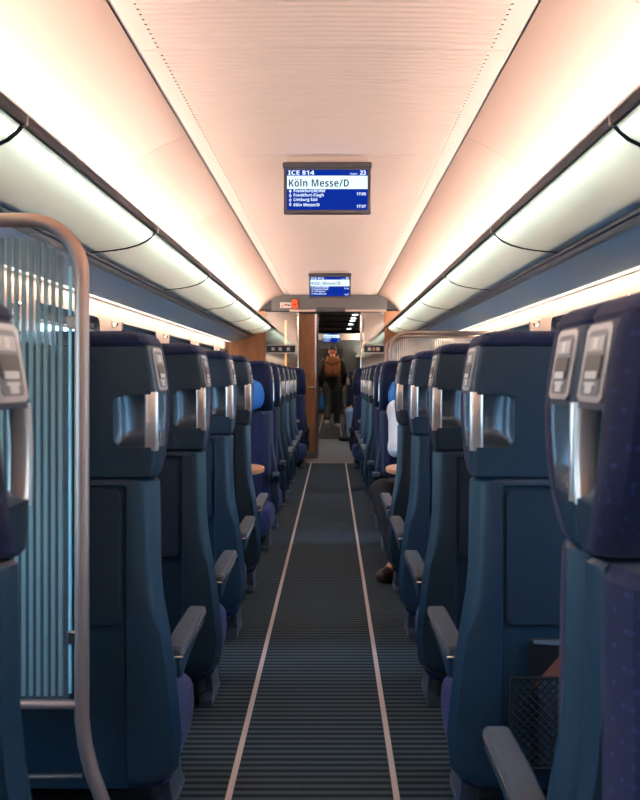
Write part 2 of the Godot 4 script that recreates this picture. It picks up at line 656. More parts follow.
	for i in 9:
		var h := -1.0 + i / 4.0
		var w := pow(maxf(1.0 - pow(absf(h), 2.6), 0.0), 0.5)
		var o := PackedVector3Array()
		for k in 20:
			var an := TAU * k / 20.0
			var sx := signf(cos(an)) * pow(absf(cos(an)), 0.6)
			var sz := signf(sin(an)) * pow(absf(sin(an)), 0.8)
			o.append(Vector3(mid + 0.168 * (0.45 + 0.55 * w) * sx, 1.005 + 0.112 * h, -0.205 + 0.055 * (0.12 + 0.88 * w) * sz))
		rs.append(o)
	m.loft(rs)
	P.head_pillow = m
	# --- lower back shell, flared towards the aisle, with the frame round the tray
	for wide in [true, false]:
		m = MB.new()
		rs = []
		var ys := [[0.16, 0.025, 0.0], [0.175, 0.008, 0.012], [0.2, 0.0, 0.012], [0.28, 0.0, 0.012], [0.36, 0.0, 0.012], [0.455, 0.0, 0.012], [0.525, 0.0, 0.012], [0.62, 0.0, 0.012], [0.7, 0.0, 0.012], [0.8, 0.0, 0.012], [0.872, 0.0, 0.012], [0.876, 0.0, 0.0], [0.885, 0.0, 0.0], [0.891, 0.006, 0.0]]
		for q in ys:
			var y: float = q[0]
			var a: float = (lerp_keys(LOW_EDGE, y) if wide else 0.366) + q[1]
			var b: float = 0.806 - q[1]
			var zb: float = -0.006 - q[1] * 0.6 - 0.018 * clampf((0.55 - y) / 0.4, 0.0, 1.0)
			var zr: float = zb - q[2]
			rs.append(ring([[a + 0.012, -0.1], [a + 0.003, zb - 0.066], [a, zb - 0.045], [a + 0.018, zb - 0.014], [maxf(a + 0.042, 0.395), zb], [0.437, zb], [0.443, zr], [0.735, zr], [0.741, zb], [b - 0.042, zb], [b - 0.018, zb - 0.014], [b, zb - 0.045], [b - 0.003, zb - 0.066], [b - 0.012, -0.1]], y))
		m.loft(rs)
		P["back_shell" if wide else "plain_back"] = m
	# --- folded tray
	m = MB.new()
	m.plate(Vector3(0.589, 0.708, -0.013), 0.278, 0.316, 0.01, 0.018, 0.0025)
	P.tray_table = m
	m = MB.new()
	m.plate(Vector3(0.589, 0.875, -0.004), 0.05, 0.012, 0.008, 0.004, 0.0015)
	P.tray_latch = m
	# --- front back cushion
	m = MB.new()
	rs = []
	for q in [[0.25, 0.02, 0.0], [0.265, 0.004, -0.01], [0.45, 0.0, -0.03], [0.6, 0.0, -0.015], [0.8, 0.0, 0.0], [0.874, 0.002, 0.0], [0.89, 0.014, 0.012]]:
		var y: float = q[0]
		var a: float = 0.378 + q[1]
		var b: float = 0.8 - q[1]
		var z: float = q[2]
		rs.append(ring([[a, -0.085], [a - 0.002, -0.13 + z], [a + 0.014, -0.185 + z], [a + 0.05, -0.208 + z], [a + 0.09, -0.188 + z], [a + 0.14, -0.178 + z], [b - 0.14, -0.178 + z], [b - 0.09, -0.188 + z], [b - 0.05, -0.208 + z], [b - 0.014, -0.185 + z], [b + 0.002, -0.13 + z], [b, -0.085]], y))
	m.loft(rs)
	P.backrest_cushion = m
	# --- seat cushion, loft along the depth
	m = MB.new()
	rs = []
	for q in [[-0.145, 0.02, 0.0], [-0.16, 0.0, 0.0], [-0.3, 0.0, 0.0], [-0.45, 0.0, 0.008], [-0.55, 0.004, 0.012], [-0.6, 0.012, 0.0], [-0.625, 0.04, -0.03]]:
		var o := PackedVector3Array()
		var s: float = q[1]
		for k in 24:
			var an := TAU * k / 24.0
			var sx := signf(cos(an)) * pow(absf(cos(an)), 0.35)
			var sy := signf(sin(an)) * pow(absf(sin(an)), 0.55)
			var hw := 0.234 - s
			o.append(Vector3(0.58 + hw * sx, 0.2 + q[2] + (0.093 - s * 0.6) * sy, q[0]))
		rs.append(o)
	m.loft(rs)
	P.seat_cushion = m
	# --- base frame under the cushions, and feet
	m = MB.new()
	m.box(Vector3(0.83, 0.085, -0.34), Vector3(0.88, 0.06, 0.4), 0.015)
	m.box(Vector3(0.83, 0.04, -0.3), Vector3(0.8, 0.05, 0.1), 0.01)
	P.base_frame = m
	m = MB.new()
	var prof := PackedVector2Array([Vector2(-0.22, 0.11), Vector2(-0.40, 0.11), Vector2(-0.47, 0.03), Vector2(-0.5, 0.02), Vector2(-0.5, 0.0), Vector2(-0.24, 0.0), Vector2(-0.24, 0.02), Vector2(-0.27, 0.04)])
	var r0 := PackedVector3Array()
	var r1 := PackedVector3Array()
	var r2 := PackedVector3Array()
	var r3 := PackedVector3Array()
	for q in prof:
		r0.append(Vector3(0.375, q.y, q.x)); r1.append(Vector3(0.37, q.y, q.x)); r2.append(Vector3(0.41, q.y, q.x)); r3.append(Vector3(0.415, q.y, q.x))
	m.loft([r1, r3])
	m.box(Vector3(0.395, 0.011, -0.4), Vector3(0.056, 0.022, 0.15), 0.006)
	P.foot = m
	m = MB.new()
	m.box(Vector3(0.392, 0.03, -0.42), Vector3(0.03, 0.016, 0.04), 0.004)
	P.foot_bolt = m
	# --- armrest
	m = MB.new()
	rs = []
	for q in [[-0.105, 0.458, 0.006], [-0.112, 0.462, 0.0], [-0.3, 0.482, 0.0], [-0.43, 0.492, 0.001], [-0.448, 0.489, 0.006]]:
		rs.append(MB.ring_z(MB.rect(0.05 - 2 * q[2], 0.026 - q[2], 0.006), Vector3(0.3255 + 0.05 * (q[0] + 0.45), q[1], 0), q[0]))
	m.loft(rs)
	P.arm_pad = m
	m = MB.new()
	rs = []
	for q in [[-0.108, 0.437, 0.052, 0.006], [-0.116, 0.438, 0.056, 0.0], [-0.2, 0.455, 0.04, 0.0], [-0.3, 0.466, 0.022, 0.0], [-0.43, 0.478, 0.014, 0.0], [-0.445, 0.48, 0.01, 0.004]]:
		rs.append(MB.ring_z(MB.rect(0.046 - 2 * q[3], q[2], 0.006), Vector3(0.3275 + 0.05 * (q[0] + 0.45), q[1] - 0.012, 0), q[0]))
	m.loft(rs)
	m.box(Vector3(0.36, 0.43, -0.12), Vector3(0.05, 0.06, 0.05), 0.01)
	P.arm_body = m
	m = MB.new()
	m.tube([Vector3(0.318, 0.4545, -0.106), Vector3(0.3168, 0.456, -0.116), Vector3(0.3078, 0.476, -0.3), Vector3(0.3013, 0.486, -0.43), Vector3(0.305, 0.486, -0.446)], 0.003, 6)
	m.tube([Vector3(0.319, 0.4515, -0.1045), Vector3(0.368, 0.4515, -0.1045)], 0.003, 6)
	P.arm_trim = m
	# to meshes, right-hand side and its mirror
	var shift := Transform3D(Basis(), Vector3(-PAIR_C, 0, 0))
	for k in P:
		var mb: MB = P[k]
		mb.moved(shift)
		seat_parts[1][k] = mb.mesh()
		seat_parts[0][k] = mb.mirrored().mesh()

func double_seat(side: int, faces_us: bool, d: float, label: String, group: String, nudge := 0.0, pillows := false) -> Node3D:
	# side -1 left, 1 right; d is the distance of the plane of its back
	var S: Dictionary = seat_parts[1 if (side > 0) != faces_us else 0]
	var o := thing("double_seat", label, "seat", Vector3(CX + side * (PAIR_C - nudge), 0, -d), group)
	if faces_us:
		o.rotation.y = PI
	var w := Vector3(PITCH_X * (1.0 if (side > 0) != faces_us else -1.0), 0, 0)
	var hs := part("headrest_shell", S.headrest_shell, M.shell, o)
	var gr := part("grip_recess", S.grip_recess, M.recess, o)
	gr.set_meta("label", "glossy grey scooped grip recess")
	var gh := part("grab_handle", S.grab_handle, M.handle, o)
	gh.set_meta("label", "polished metal grab handle")
	var pf := part("seat_number_plate", S.plate_frame, M.frame_silver, o)
	part("inlay", S.plate_inlay, M.grey_label, pf)
	part("display_window", S.plate_window, M.black, pf)
	part("number_field", S.plate_label, M.frame_silver, pf)
	part("pictogram", S.plate_symbol, M.white, pf)
	var hc := part("headrest_cushion", S.headrest_cushion, M.cloth, o)
	if pillows:
		part("head_pillow", S.head_pillow, M.pillow, o)
		part("head_pillow", S.head_pillow, M.pillow, o, w)
	var bs := part("back_shell", S.back_shell, M.shell, o)
	var tt := part("tray_table", S.tray_table, M.tray, o)
	part("latch", S.tray_latch, M.rubber, tt)
	part("backrest_cushion", S.backrest_cushion, M.cloth, o)
	part("seat_cushion", S.seat_cushion, M.cushion, o)
	part("headrest_shell", S.plain_shell, M.shell, o, w)
	part("headrest_cushion", S.headrest_cushion, M.cloth, o, w)
	part("back_shell", S.plain_back, M.shell, o, w)
	var t2 := part("tray_table", S.tray_table, M.tray, o, w)
	part("latch", S.tray_latch, M.rubber, t2)
	part("backrest_cushion", S.backrest_cushion, M.cloth, o, w)
	part("seat_cushion", S.seat_cushion, M.cushion, o, w)
	part("base_frame", S.base_frame, M.rubber, o)
	var ft := part("foot", S.foot, M.foot, o)
	part("bolt", S.foot_bolt, M.rubber, ft)
	var ab := part("armrest", S.arm_body, M.shell, o)
	part("arm_pad", S.arm_pad, M.armpad, ab)
	part("trim_strip", S.arm_trim, M.chrome, ab)
	return o


# ------------------------------------------------------------------ setting
const RACK_A := 0.765
const END := 14.3
const BACK := 5.9
const MODULE := 2.05

func area(called: String, at: Vector3, size: Vector2, towards: Vector3, c: Color, e: float, parent: Node3D = self) -> void:
	var l := AreaLight3D.new()
	l.name = called
	l.area_size = size
	l.light_color = c
	l.light_energy = e
	l.shadow_enabled = true
	l.area_range = 30.0
	l.area_attenuation = 2.0
	parent.add_child(l, true)
	var up := Vector3.BACK if absf(towards.normalized().z) < 0.9 else Vector3.UP
	l.look_at_from_position(at, at + towards, up)

func build_floor() -> void:
	var fl := setting("floor")
	var m := MB.new()
	m.box(Vector3(0, -0.05, (BACK - 13.85) / 2), Vector3(2.9, 0.1, BACK + 13.85))
	part("carpet", m.mesh(), M.carpet, fl)
	m = MB.new()
	m.box(Vector3(0, -0.05, -(13.85 + 18.9) / 2), Vector3(2.9, 0.1, 18.9 - 13.85))
	part("vestibule_floor", m.mesh(), M.mat_floor, fl)
	m = MB.new()
	m.box(Vector3(0, -0.05, -(18.9 + 32.0) / 2), Vector3(2.9, 0.1, 32.0 - 18.9))
	part("carpet", m.mesh(), M.carpet, fl)
	for q in [[13.85, 0.03, M.line], [18.9, 0.16, M.steel]]:
		m = MB.new()
		m.box(Vector3(CX, 0.001, -q[0]), Vector3(1.0, 0.006, q[1]), 0.002)
		part("threshold_strip", m.mesh(), q[2], fl)
	for x in [-0.279, 0.172]:
		m = MB.new()
		m.box(Vector3(x, 0.0, (BACK - 13.85) / 2), Vector3(0.017, 0.005, BACK + 13.8), 0.001)
		part("guide_line", m.mesh(), M.line, fl)
		m = MB.new()
		m.box(Vector3(x, 0.0, -25.5), Vector3(0.017, 0.005, 12.0), 0.001)
		part("guide_line", m.mesh(), M.line, fl)

func build_ceiling() -> void:
	var ce := setting("ceiling")
	var cc := -0.026
	var slot := 0.624
	var hy := 2.23
	# transverse ribs on each panel of the middle strip
	var z := BACK
	var n := 0
	var seams := [BACK, 5.03, 3.31, 1.59, -0.13, -1.85, -3.58, -5.3, -7.02, -8.74, -10.46, -12.18, -END]
	for k in seams.size() - 1:
		var z0: float = seams[k] - 0.003
		var z1: float = seams[k + 1] + 0.003
		var m := MB.new()
		var w := 0.562
		# flat panel body, slightly cambered
		var rings := []
		for zz in [z0, z1]:
			rings.append(PackedVector3Array([Vector3(cc - slot, hy, zz), Vector3(cc - slot, hy + 0.03, zz), Vector3(cc + slot, hy + 0.03, zz), Vector3(cc + slot, hy, zz), Vector3(cc + 0.35, hy + 0.008, zz), Vector3(cc, hy + 0.012, zz), Vector3(cc - 0.35, hy + 0.008, zz)]))
		m.loft(rings)
		var pn := part("ceiling_panel", m.mesh(), M.ceiling, ce)
		# ribs joined into one relief per panel
		m = MB.new()
		var count := int((z0 - z1 - 0.03) / 0.0455)
		for i in count:
			var zc := z0 - 0.03 - 0.0455 * i
			var rr := []
			for x in [-w, -w + 0.012, -0.35, 0.0, 0.35, w - 0.012, w]:
				var y := hy + 0.012 - absf(x) / 0.35 * 0.004 if absf(x) <= 0.35 else hy + 0.008 * (slot - absf(x)) / (slot - 0.35)
				var dd := 0.0006 if absf(x) == w else 0.0068
				rr.append(PackedVector3Array([Vector3(cc + x, y + 0.004, zc - 0.014), Vector3(cc + x, y - dd * 0.2, zc - 0.0125), Vector3(cc + x, y - dd, zc - 0.005), Vector3(cc + x, y - dd, zc + 0.005), Vector3(cc + x, y - dd * 0.2, zc + 0.0125), Vector3(cc + x, y + 0.004, zc + 0.014)]))
			m.loft(rr)
		var rb := part("ribs", m.mesh(20.0), M.ceiling, pn)
		rb.set_meta("kind", "stuff")
		# small holes at both ends of the grooves
		m = MB.new()
		for i in count:
			for s in [-1, 1]:
				m.ellipsoid(Vector3(cc + s * (w - 0.004), hy + 0.0025, z0 - 0.03 - 0.0455 * i - 0.0227), Vector3(0.006, 0.0035, 0.006), 8, 4)
		var hl := part("vent_holes", m.mesh(), M.black, pn)
		hl.set_meta("kind", "stuff")
	# dark slot profiles and cove panels
	for s in [-1, 1]:
		var m := MB.new()
		m.box(Vector3(cc + s * (slot + 0.006), hy + 0.02, (BACK - END) / 2), Vector3(0.014, 0.03, BACK + END))
		part("slot_profile", m.mesh(), M.black, ce)
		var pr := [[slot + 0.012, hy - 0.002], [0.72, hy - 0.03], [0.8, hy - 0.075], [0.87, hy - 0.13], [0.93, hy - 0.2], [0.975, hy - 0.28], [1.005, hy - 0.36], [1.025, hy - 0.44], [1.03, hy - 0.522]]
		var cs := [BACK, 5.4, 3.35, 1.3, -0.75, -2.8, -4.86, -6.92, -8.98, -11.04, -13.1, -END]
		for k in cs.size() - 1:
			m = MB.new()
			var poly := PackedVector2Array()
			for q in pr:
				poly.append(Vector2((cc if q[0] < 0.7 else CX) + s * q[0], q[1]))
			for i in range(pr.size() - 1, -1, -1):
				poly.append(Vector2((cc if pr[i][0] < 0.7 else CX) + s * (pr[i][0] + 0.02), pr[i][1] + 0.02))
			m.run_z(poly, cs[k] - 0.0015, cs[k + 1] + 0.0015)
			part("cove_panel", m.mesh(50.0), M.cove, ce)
	# closed roof above everything
	var m := MB.new()
	m.box(Vector3(0, 2.36, (BACK - 32.0) / 2), Vector3(3.1, 0.08, BACK + 32.2))
	part("roof_skin", m.mesh(), M.dark, ce)

func build_wall(s: int) -> void:
	var side := "left" if s < 0 else "right"
	var w := setting("wall_" + side)
	var x := CX + s * 1.38
	var th := 0.09
	var xc := x + s * th / 2
	var len := BACK + 32.0
	var zc := (BACK - 32.0) / 2
	var m := MB.new()
	m.box(Vector3(xc, 0.38, zc), Vector3(th, 0.76, len))
	part("lower_panel", m.mesh(), M.walllow, w)
	m = MB.new()
	m.box(Vector3(xc, 1.94, zc), Vector3(th, 0.9, len))
	part("upper_panel", m.mesh(), M.wallcream, w)
	# pillars between the windows
	var ds := [-1.45, 0.6, 2.65, 4.7, 6.76, 8.82, 10.88, 12.94]
	for d in ds:
		m = MB.new()
		m.box(Vector3(xc, 1.125, -d), Vector3(th, 0.73, 0.68))
		var p := part("pillar_panel", m.mesh(), M.wallcream, w)
		# proud cover with a coat hook
		m = MB.new()
		m.plate(Vector3.ZERO, 0.67, 0.8, 0.014, 0.03, 0.003)
		m.moved(Transform3D(Basis(Vector3.UP, PI / 2), Vector3(x - s * 0.006, 1.16, -d)))
		part("cover", m.mesh(), M.wallcream, p)
		m = MB.new()
		m.box(Vector3(x - s * 0.017, 1.47, -d - 0.01), Vector3(0.012, 0.05, 0.02), 0.004)
		m.tube([Vector3(x - s * 0.02, 1.462, -d - 0.01), Vector3(x - s * 0.04, 1.45, -d - 0.01), Vector3(x - s * 0.047, 1.458, -d - 0.01), Vector3(x - s * 0.05, 1.472, -d - 0.01)], 0.006, 8)
		m.tube([Vector3(x - s * 0.02, 1.447, -d - 0.035), Vector3(x - s * 0.02, 1.447, -d + 0.015)], 0.004, 8)
		part("coat_hook", m.mesh(), M.chrome, p)
	m = MB.new()
	m.box(Vector3(xc, 1.125, -(13.28 + 32.0) / 2), Vector3(th, 0.73, 32.0 - 13.28))
	part("end_panel", m.mesh(), M.walllow, w)
	m = MB.new()
	m.box(Vector3(xc, 1.125, (BACK + 1.11) / 2), Vector3(th, 0.73, BACK - 1.11))
	part("end_panel", m.mesh(), M.wallcream, w)
	# windows
	for k in ds.size() - 1:
		var d0: float = ds[k] + 0.34
		var d1: float = ds[k + 1] - 0.34
		var mid := -(d0 + d1) / 2
		var wd := d1 - d0
		var win := setting("window_%d" % (k + 1 + (10 if s > 0 else 0)))
		m = MB.new()
		# ring frame: outer and inner rounded outlines, sunk into the wall
		var turn := Transform3D(Basis(Vector3.UP, PI / 2), Vector3(0, 1.125, mid))
		var outer := MB.rrect(wd + 0.02, 0.75, 0.07, 5)
		var inner := MB.rrect(wd - 0.07, 0.66, 0.06, 5)
		var lip := MB.rrect(wd - 0.01, 0.72, 0.065, 5)
		m.loft([MB.ring_z(outer, Vector3.ZERO, -0.01), MB.ring_z(lip, Vector3.ZERO, -0.016), MB.ring_z(inner, Vector3.ZERO, 0.055), MB.ring_z(inner, Vector3.ZERO, 0.085), MB.ring_z(outer, Vector3.ZERO, 0.085), MB.ring_z(outer, Vector3.ZERO, -0.01)], false, false)
		if s < 0:
			for i in m.t.size():
				m.t[i].z = -m.t[i].z
			for i in range(0, m.t.size(), 3):
				var q := m.t[i]
				m.t[i] = m.t[i + 1]
				m.t[i + 1] = q
		turn.origin.x = x
		m.moved(turn)
		part("window_frame", m.mesh(), M.winframe, win)
		m = MB.new()
		m.box(Vector3(x + s * 0.06, 1.125, mid), Vector3(0.006, 0.68, wd - 0.03))
		part("pane", m.mesh(), M.pane, win)
		# roller blind cassette and its pull bar near the top
		m = MB.new()
		m.box(Vector3(x + s * 0.022, 1.435, mid), Vector3(0.03, 0.045, wd - 0.1), 0.012)
		part("blind_cassette", m.mesh(), M.winframe, win)
		m = MB.new()
		m.box(Vector3(x + s * 0.016, 1.402, mid), Vector3(0.02, 0.014, wd - 0.11), 0.004)
		part("pull_bar", m.mesh(), M.grey_label, win)
	if s < 0:
		# two small sign plates on the pillar by the near screen
		for q in [[4.75, 1.43], [4.66, 1.43]]:
			m = MB.new()
			m.plate(Vector3.ZERO, 0.035, 0.085, 0.004, 0.004, 0.001)
			m.moved(Transform3D(Basis(Vector3.UP, PI / 2), Vector3(x + 0.016, q[1] - 0.02, -q[0] - 0.0)))
			var sp := part("sign_plate", m.mesh(), M.black, w)
			m = MB.new()
			m.box(Vector3(x + 0.0185, q[1] - 0.02, -q[0]), Vector3(0.002, 0.008, 0.026))
			m.box(Vector3(x + 0.0185, q[1] - 0.014, -q[0] + 0.005), Vector3(0.002, 0.03, 0.008))
			part("arrow", m.mesh(), M.white, sp)

func build_rack(s: int) -> void:
	var r := thing("overhead_rack", "%s-hand overhead luggage rack of pale curved panels behind a dark metal rail" % ("left" if s < 0 else "right"), "luggage rack", Vector3(CX + (0.012 if s > 0 else 0.0) + s * RACK_A, 1.8, 0), "overhead racks over both seat rows")
	var o := Vector3(CX + (0.012 if s > 0 else 0.0) + s * RACK_A, 1.8, 0)
	var back := Transform3D(Basis(), -o)
	var z0 := BACK
	var z1 := -END + 0.03
	var P := func(pts: Array) -> PackedVector2Array:
		var out := PackedVector2Array()
		for q in pts:
			out.append(Vector2(CX + (0.012 if s > 0 else 0.0) + s * q[0], q[1]))
		return out
	var m := MB.new()
	m.run_z(P.call([[0.762, 1.787], [0.757, 1.797], [0.757, 1.815], [0.762, 1.82], [0.782, 1.82], [0.785, 1.815], [0.785, 1.792], [0.779, 1.787]]), z0, z1)
	m.moved(back)
	part("rail", m.mesh(), M.rackedge, r)
	m = MB.new()
	m.tube([Vector3(CX + (0.012 if s > 0 else 0.0) + s * 0.759, 1.8185, z0), Vector3(CX + (0.012 if s > 0 else 0.0) + s * 0.759, 1.8185, z1)], 0.0045, 8)
	m.moved(back)
	part("rail_trim", m.mesh(), M.satin, r)
	# rail joints
	# curved translucent panels with dark seams
	var cur := [[0.772, 1.788], [0.785, 1.772], [0.81, 1.752], [0.85, 1.733], [0.9, 1.719], [0.96, 1.709], [1.02, 1.703], [1.065, 1.7]]
	var poly := []
	for q in cur:
		poly.append(q)
	for i in range(cur.size() - 1, -1, -1):
		poly.append([cur[i][0] + 0.004, cur[i][1] + 0.007])
	var seams := [BACK, 5.54, 3.46, 1.38, -0.7, -2.78, -4.86, -6.96, -9.04, -11.12, -13.2, z1]
	for k in seams.size() - 1:
		m = MB.new()
		m.run_z(P.call(poly), seams[k] - 0.009, seams[k + 1] + 0.009)
		m.moved(back)
		part("rack_panel", m.mesh(50.0), M.rackpanel, r)
		if k > 0:
			m = MB.new()
			var sp := []
			for q in cur:
				sp.append([q[0] - 0.002, q[1] - 0.003])
			for i in range(cur.size() - 1, -1, -1):
				sp.append([cur[i][0] + 0.006, cur[i][1] + 0.011])
			m.run_z(P.call(sp), seams[k] - 0.011, seams[k] + 0.011)
			m.moved(back)
			part("seam_strip", m.mesh(50.0), M.rackedge, r)
			m = MB.new()
			m.box(Vector3(CX + (0.012 if s > 0 else 0.0) + s * 0.771, 1.804, seams[k]) - o, Vector3(0.031, 0.037, 0.012), 0.003)
			part("rail_joint", m.mesh(), M.steel, r)
	m = MB.new()
	m.run_z(P.call([[1.062, 1.698], [1.066, 1.686], [1.078, 1.682], [1.082, 1.664], [1.092, 1.652], [1.12, 1.66], [1.12, 1.72], [1.066, 1.712]]), z0, z1)
	m.moved(back)
	part("edge_profile", m.mesh(), M.edgegrey, r)
	m = MB.new()
	m.run_z(P.call([[1.09, 1.653], [1.2, 1.624], [1.3, 1.588], [1.304, 1.594], [1.304, 1.62], [1.2, 1.65], [1.09, 1.675]]), z0, z1)
	m.moved(back)
	part("soffit", m.mesh(), M.soffit, r)
	# the light strip behind the rail and the wall washer under the soffit
	m = MB.new()
	m.run_z(P.call([[0.8, 1.785], [0.8, 1.8], [0.806, 1.806], [0.874, 1.806], [0.88, 1.8], [0.88, 1.785]]), z0, z1)
	m.moved(back)
	part("light_strip", m.mesh(), M.led, r)
	m = MB.new()
	m.run_z(P.call([[1.307, 1.606], [1.307, 1.593], [1.335, 1.593], [1.335, 1.606]]), z0, z1)
	m.moved(back)
	part("wall_washer", m.mesh(), M.washer, r)
	m = MB.new()
	m.run_z(P.call([[1.335, 1.611], [1.335, 1.588], [1.345, 1.588], [1.375, 1.6], [1.375, 1.66], [1.306, 1.66], [1.306, 1.611]]), z0, z1)
	m.moved(back)
	part("washer_housing", m.mesh(), M.soffit, r)
	for k in 9:
		var zc := 4.7 - 2.2 * k
		area("cove_light", Vector3(CX + (0.012 if s > 0 else 0.0) + s * 0.85, 1.812, zc), Vector2(0.04, 2.2), Vector3(-s * 0.87, 0.5, 0), Color(1.0, 0.93, 0.885), COVE_E * 0.74)
		area("cove_light", Vector3(CX + (0.012 if s > 0 else 0.0) + s * 0.85, 1.816, zc), Vector2(0.03, 2.2), Vector3(s * 0.87, 0.49, 0), Color(1.0, 0.93, 0.885), COVE_E * 3.0)
		area("panel_light", Vector3(CX + (0.012 if s > 0 else 0.0) + s * 0.79, 1.783, zc), Vector2(0.02, 2.2), Vector3(s * 0.75, -0.66, 0), Color(1.0, 0.96, 0.9), COVE_E * 0.28)
		area("washer_light", Vector3(CX + (0.012 if s > 0 else 0.0) + s * 1.322, 1.586, zc), Vector2(0.02, 2.2), Vector3(s * 0.35, -0.94, 0), Color(1.0, 0.87, 0.77), WASH_E)

const COVE_E := 0.8
const WASH_E := 0.33

func build_end() -> void:
	# header over the passage and the glass partition
	var hd := setting("trim_1")
	var m := MB.new()
	m.box(Vector3(CX, 2.13, -END + 0.0), Vector3(1.56, 0.22, 0.06), 0.004)
	part("header_panel", m.mesh(), M.header, hd)
	for q in [[-0.58, -0.225], [0.17, 0.72]]:
		m = MB.new()
		m.box(Vector3((q[0] + q[1]) / 2, 2.016, -END + 0.035), Vector3(q[1] - q[0], 0.026, 0.03), 0.003)
		part("header_strip", m.mesh(), M.wallcream, hd)
	m = MB.new()
	m.box(Vector3(-0.025, 2.03, -END + 0.04), Vector3(0.385, 0.05, 0.05), 0.006)
	part("door_drive", m.mesh(), M.housing, hd)
	m = MB.new()
	m.box(Vector3(CX, 2.2, -END - 0.05), Vector3(2.76, 0.4, 0.04))
	part("roof_panel", m.mesh(), M.dark, hd)
	# glass panes with their posts
	for s in [-1, 1]:
		var g := thing("glass_partition", "%s clear glass partition at the far end beside the %s" % (["left", "brown door column"] if s < 0 else ["right", "open passage"]), "partition", Vector3(-0.9 if s < 0 else 0.85, 0, -END), "glass partitions at the far end")
		var x0 := -0.9 if s < 0 else 0.40
		var x1 := -0.482 if s < 0 else 0.7
		m = MB.new()
		m.box(Vector3((x0 + x1) / 2 - g.position.x, 1.01, 0), Vector3(x1 - x0, 1.98, 0.01))
		part("pane", m.mesh(), M.mirrorglass, g)
		m = MB.new()
		m.tube([Vector3((-0.467 if s < 0 else 0.385) - g.position.x, 0.0, 0.0), Vector3((-0.467 if s < 0 else 0.385) - g.position.x, 2.0, 0.0)], 0.018, 12)
		part("post", m.mesh(), M.chrome, g)
		m = MB.new()
		m.box(Vector3((-0.467 if s < 0 else 0.385) - g.position.x, 1.97, 0.0), Vector3(0.05, 0.04, 0.05), 0.008)
		m.box(Vector3((-0.467 if s < 0 else 0.385) - g.position.x, 0.02, 0.0), Vector3(0.05, 0.04, 0.05), 0.008)
		part("post_fitting", m.mesh(), M.steel, g)
		# pictogram strip on the glass
		var a := -0.884 if s < 0 else 0.425
		var b := -0.506 if s < 0 else 0.69
		var st := thing("pictogram_sign", "navy pictogram strip with three pale squares on the %s glass partition" % ("left" if s < 0 else "right"), "sign", Vector3((a + b) / 2, 1.5, -END + 0.012), "pictogram strips")
		m = MB.new()
		m.plate(Vector3.ZERO, b - a, 0.09, 0.008, 0.004, 0.001)
		part("panel", m.mesh(), M.navy, st)
		for y in [-0.052, 0.052]:
			m = MB.new()
			m.box(Vector3(0, y, 0.0), Vector3(b - a, 0.014, 0.01), 0.002)
			part("border_line", m.mesh(), M.white, st)
		for k in 3:
			var px: float = [-0.105, -0.01, 0.1][k] if s < 0 else [-0.06, 0.0, 0.055][k]
			m = MB.new()
			if s > 0 and k == 1:
				m.loft([MB.ring_z(MB.rrect(0.05, 0.05, 0.0249), Vector3(px, 0, 0), 0.003), MB.ring_z(MB.rrect(0.05, 0.05, 0.0249), Vector3(px, 0, 0), 0.007)])
			else:
				m.plate(Vector3(px, 0, 0.005), 0.044, 0.044, 0.004, 0.004, 0.001)
			part("pictogram", m.mesh(), M.white if not (s > 0 and k == 1) else mat(Color(0.85, 0.6, 0.58), 0.5), st)
	# wood column with a rounded metal edge: the end of the service door
	var dr := setting("door_1")
	m = MB.new()
	m.box(Vector3(-0.355, 1.0, -14.72), Vector3(0.22, 2.0, 0.1), 0.004)
	part("door_leaf", m.mesh(), M.wood, dr)
	m = MB.new()
	m.box(Vector3(-0.355, 0.05, -14.665), Vector3(0.222, 0.1, 0.015), 0.003)
	part("kick_plate", m.mesh(), M.steel, dr)
	m = MB.new()
	var ed := PackedVector2Array()
	for i in 13:
		var a := -PI / 2 + PI * i / 12.0
		ed.append(Vector2(0.05 * cos(a) - 0.245, 0.06 * sin(a) - 14.72))
	m.loft([MB.ring_y(ed, Vector3.ZERO, 0.0), MB.ring_y(ed, Vector3.ZERO, 2.0)])
	part("metal_edge", m.mesh(), mat(Color(0.85, 0.8, 0.84), 0.35, 1.0), dr)
	m = MB.new()
	m.tube([Vector3(-0.278, 0.98, -14.665), Vector3(-0.278, 0.98, -14.62), Vector3(-0.3, 0.98, -14.612), Vector3(-0.345, 0.98, -14.612)], 0.011, 8)
	m.tube([Vector3(-0.278, 0.98, -14.612), Vector3(-0.235, 0.98, -14.612)], 0.009, 8)
	m.tube([Vector3(-0.278, 0.98, -14.67), Vector3(-0.278, 0.98, -14.655)], 0.026, 14)
	m.tube([Vector3(-0.278, 0.9, -14.67), Vector3(-0.278, 0.9, -14.652)], 0.017, 12)
	part("door_handle", m.mesh(), M.chrome, dr)
	# wood-faced cabinets behind the glass on both sides of the passage
	for s in [-1, 1]:
		var wl := setting("wall_%s_end" % ("left" if s < 0 else "right"))
		var x0 := CX - 1.37 if s < 0 else 0.45
		var x1 := -0.41 if s < 0 else CX + 1.37
		m = MB.new()
		m.box(Vector3((x0 + x1) / 2, 1.02, -15.3), Vector3(x1 - x0, 2.04, 0.06), 0.004)
		part("wood_panel", m.mesh(), M.wood, wl)
		m = MB.new()
		var xa := CX - 1.37 if s < 0 else 0.705
		var xb := -0.905 if s < 0 else CX + 1.37
		m.box(Vector3((xa + xb) / 2, 1.005, -END), Vector3(xb - xa, 2.01, 0.05), 0.004)
		part("wood_panel", m.mesh(), M.wood, wl)
		m = MB.new()
		var xi := x1 - 0.03 if s < 0 else 0.85
		m.box(Vector3(xi, 1.02, -18.2), Vector3(0.06, 2.04, 5.6))
		part("passage_wall", m.mesh(), M.dark, wl)
	# vertical amber lamp behind the left pane
	var lp := thing("strip_lamp", "slim upright amber lamp behind the glass left of the door column", "lamp", Vector3(-0.672, 1.2, -15.22))
	m = MB.new()
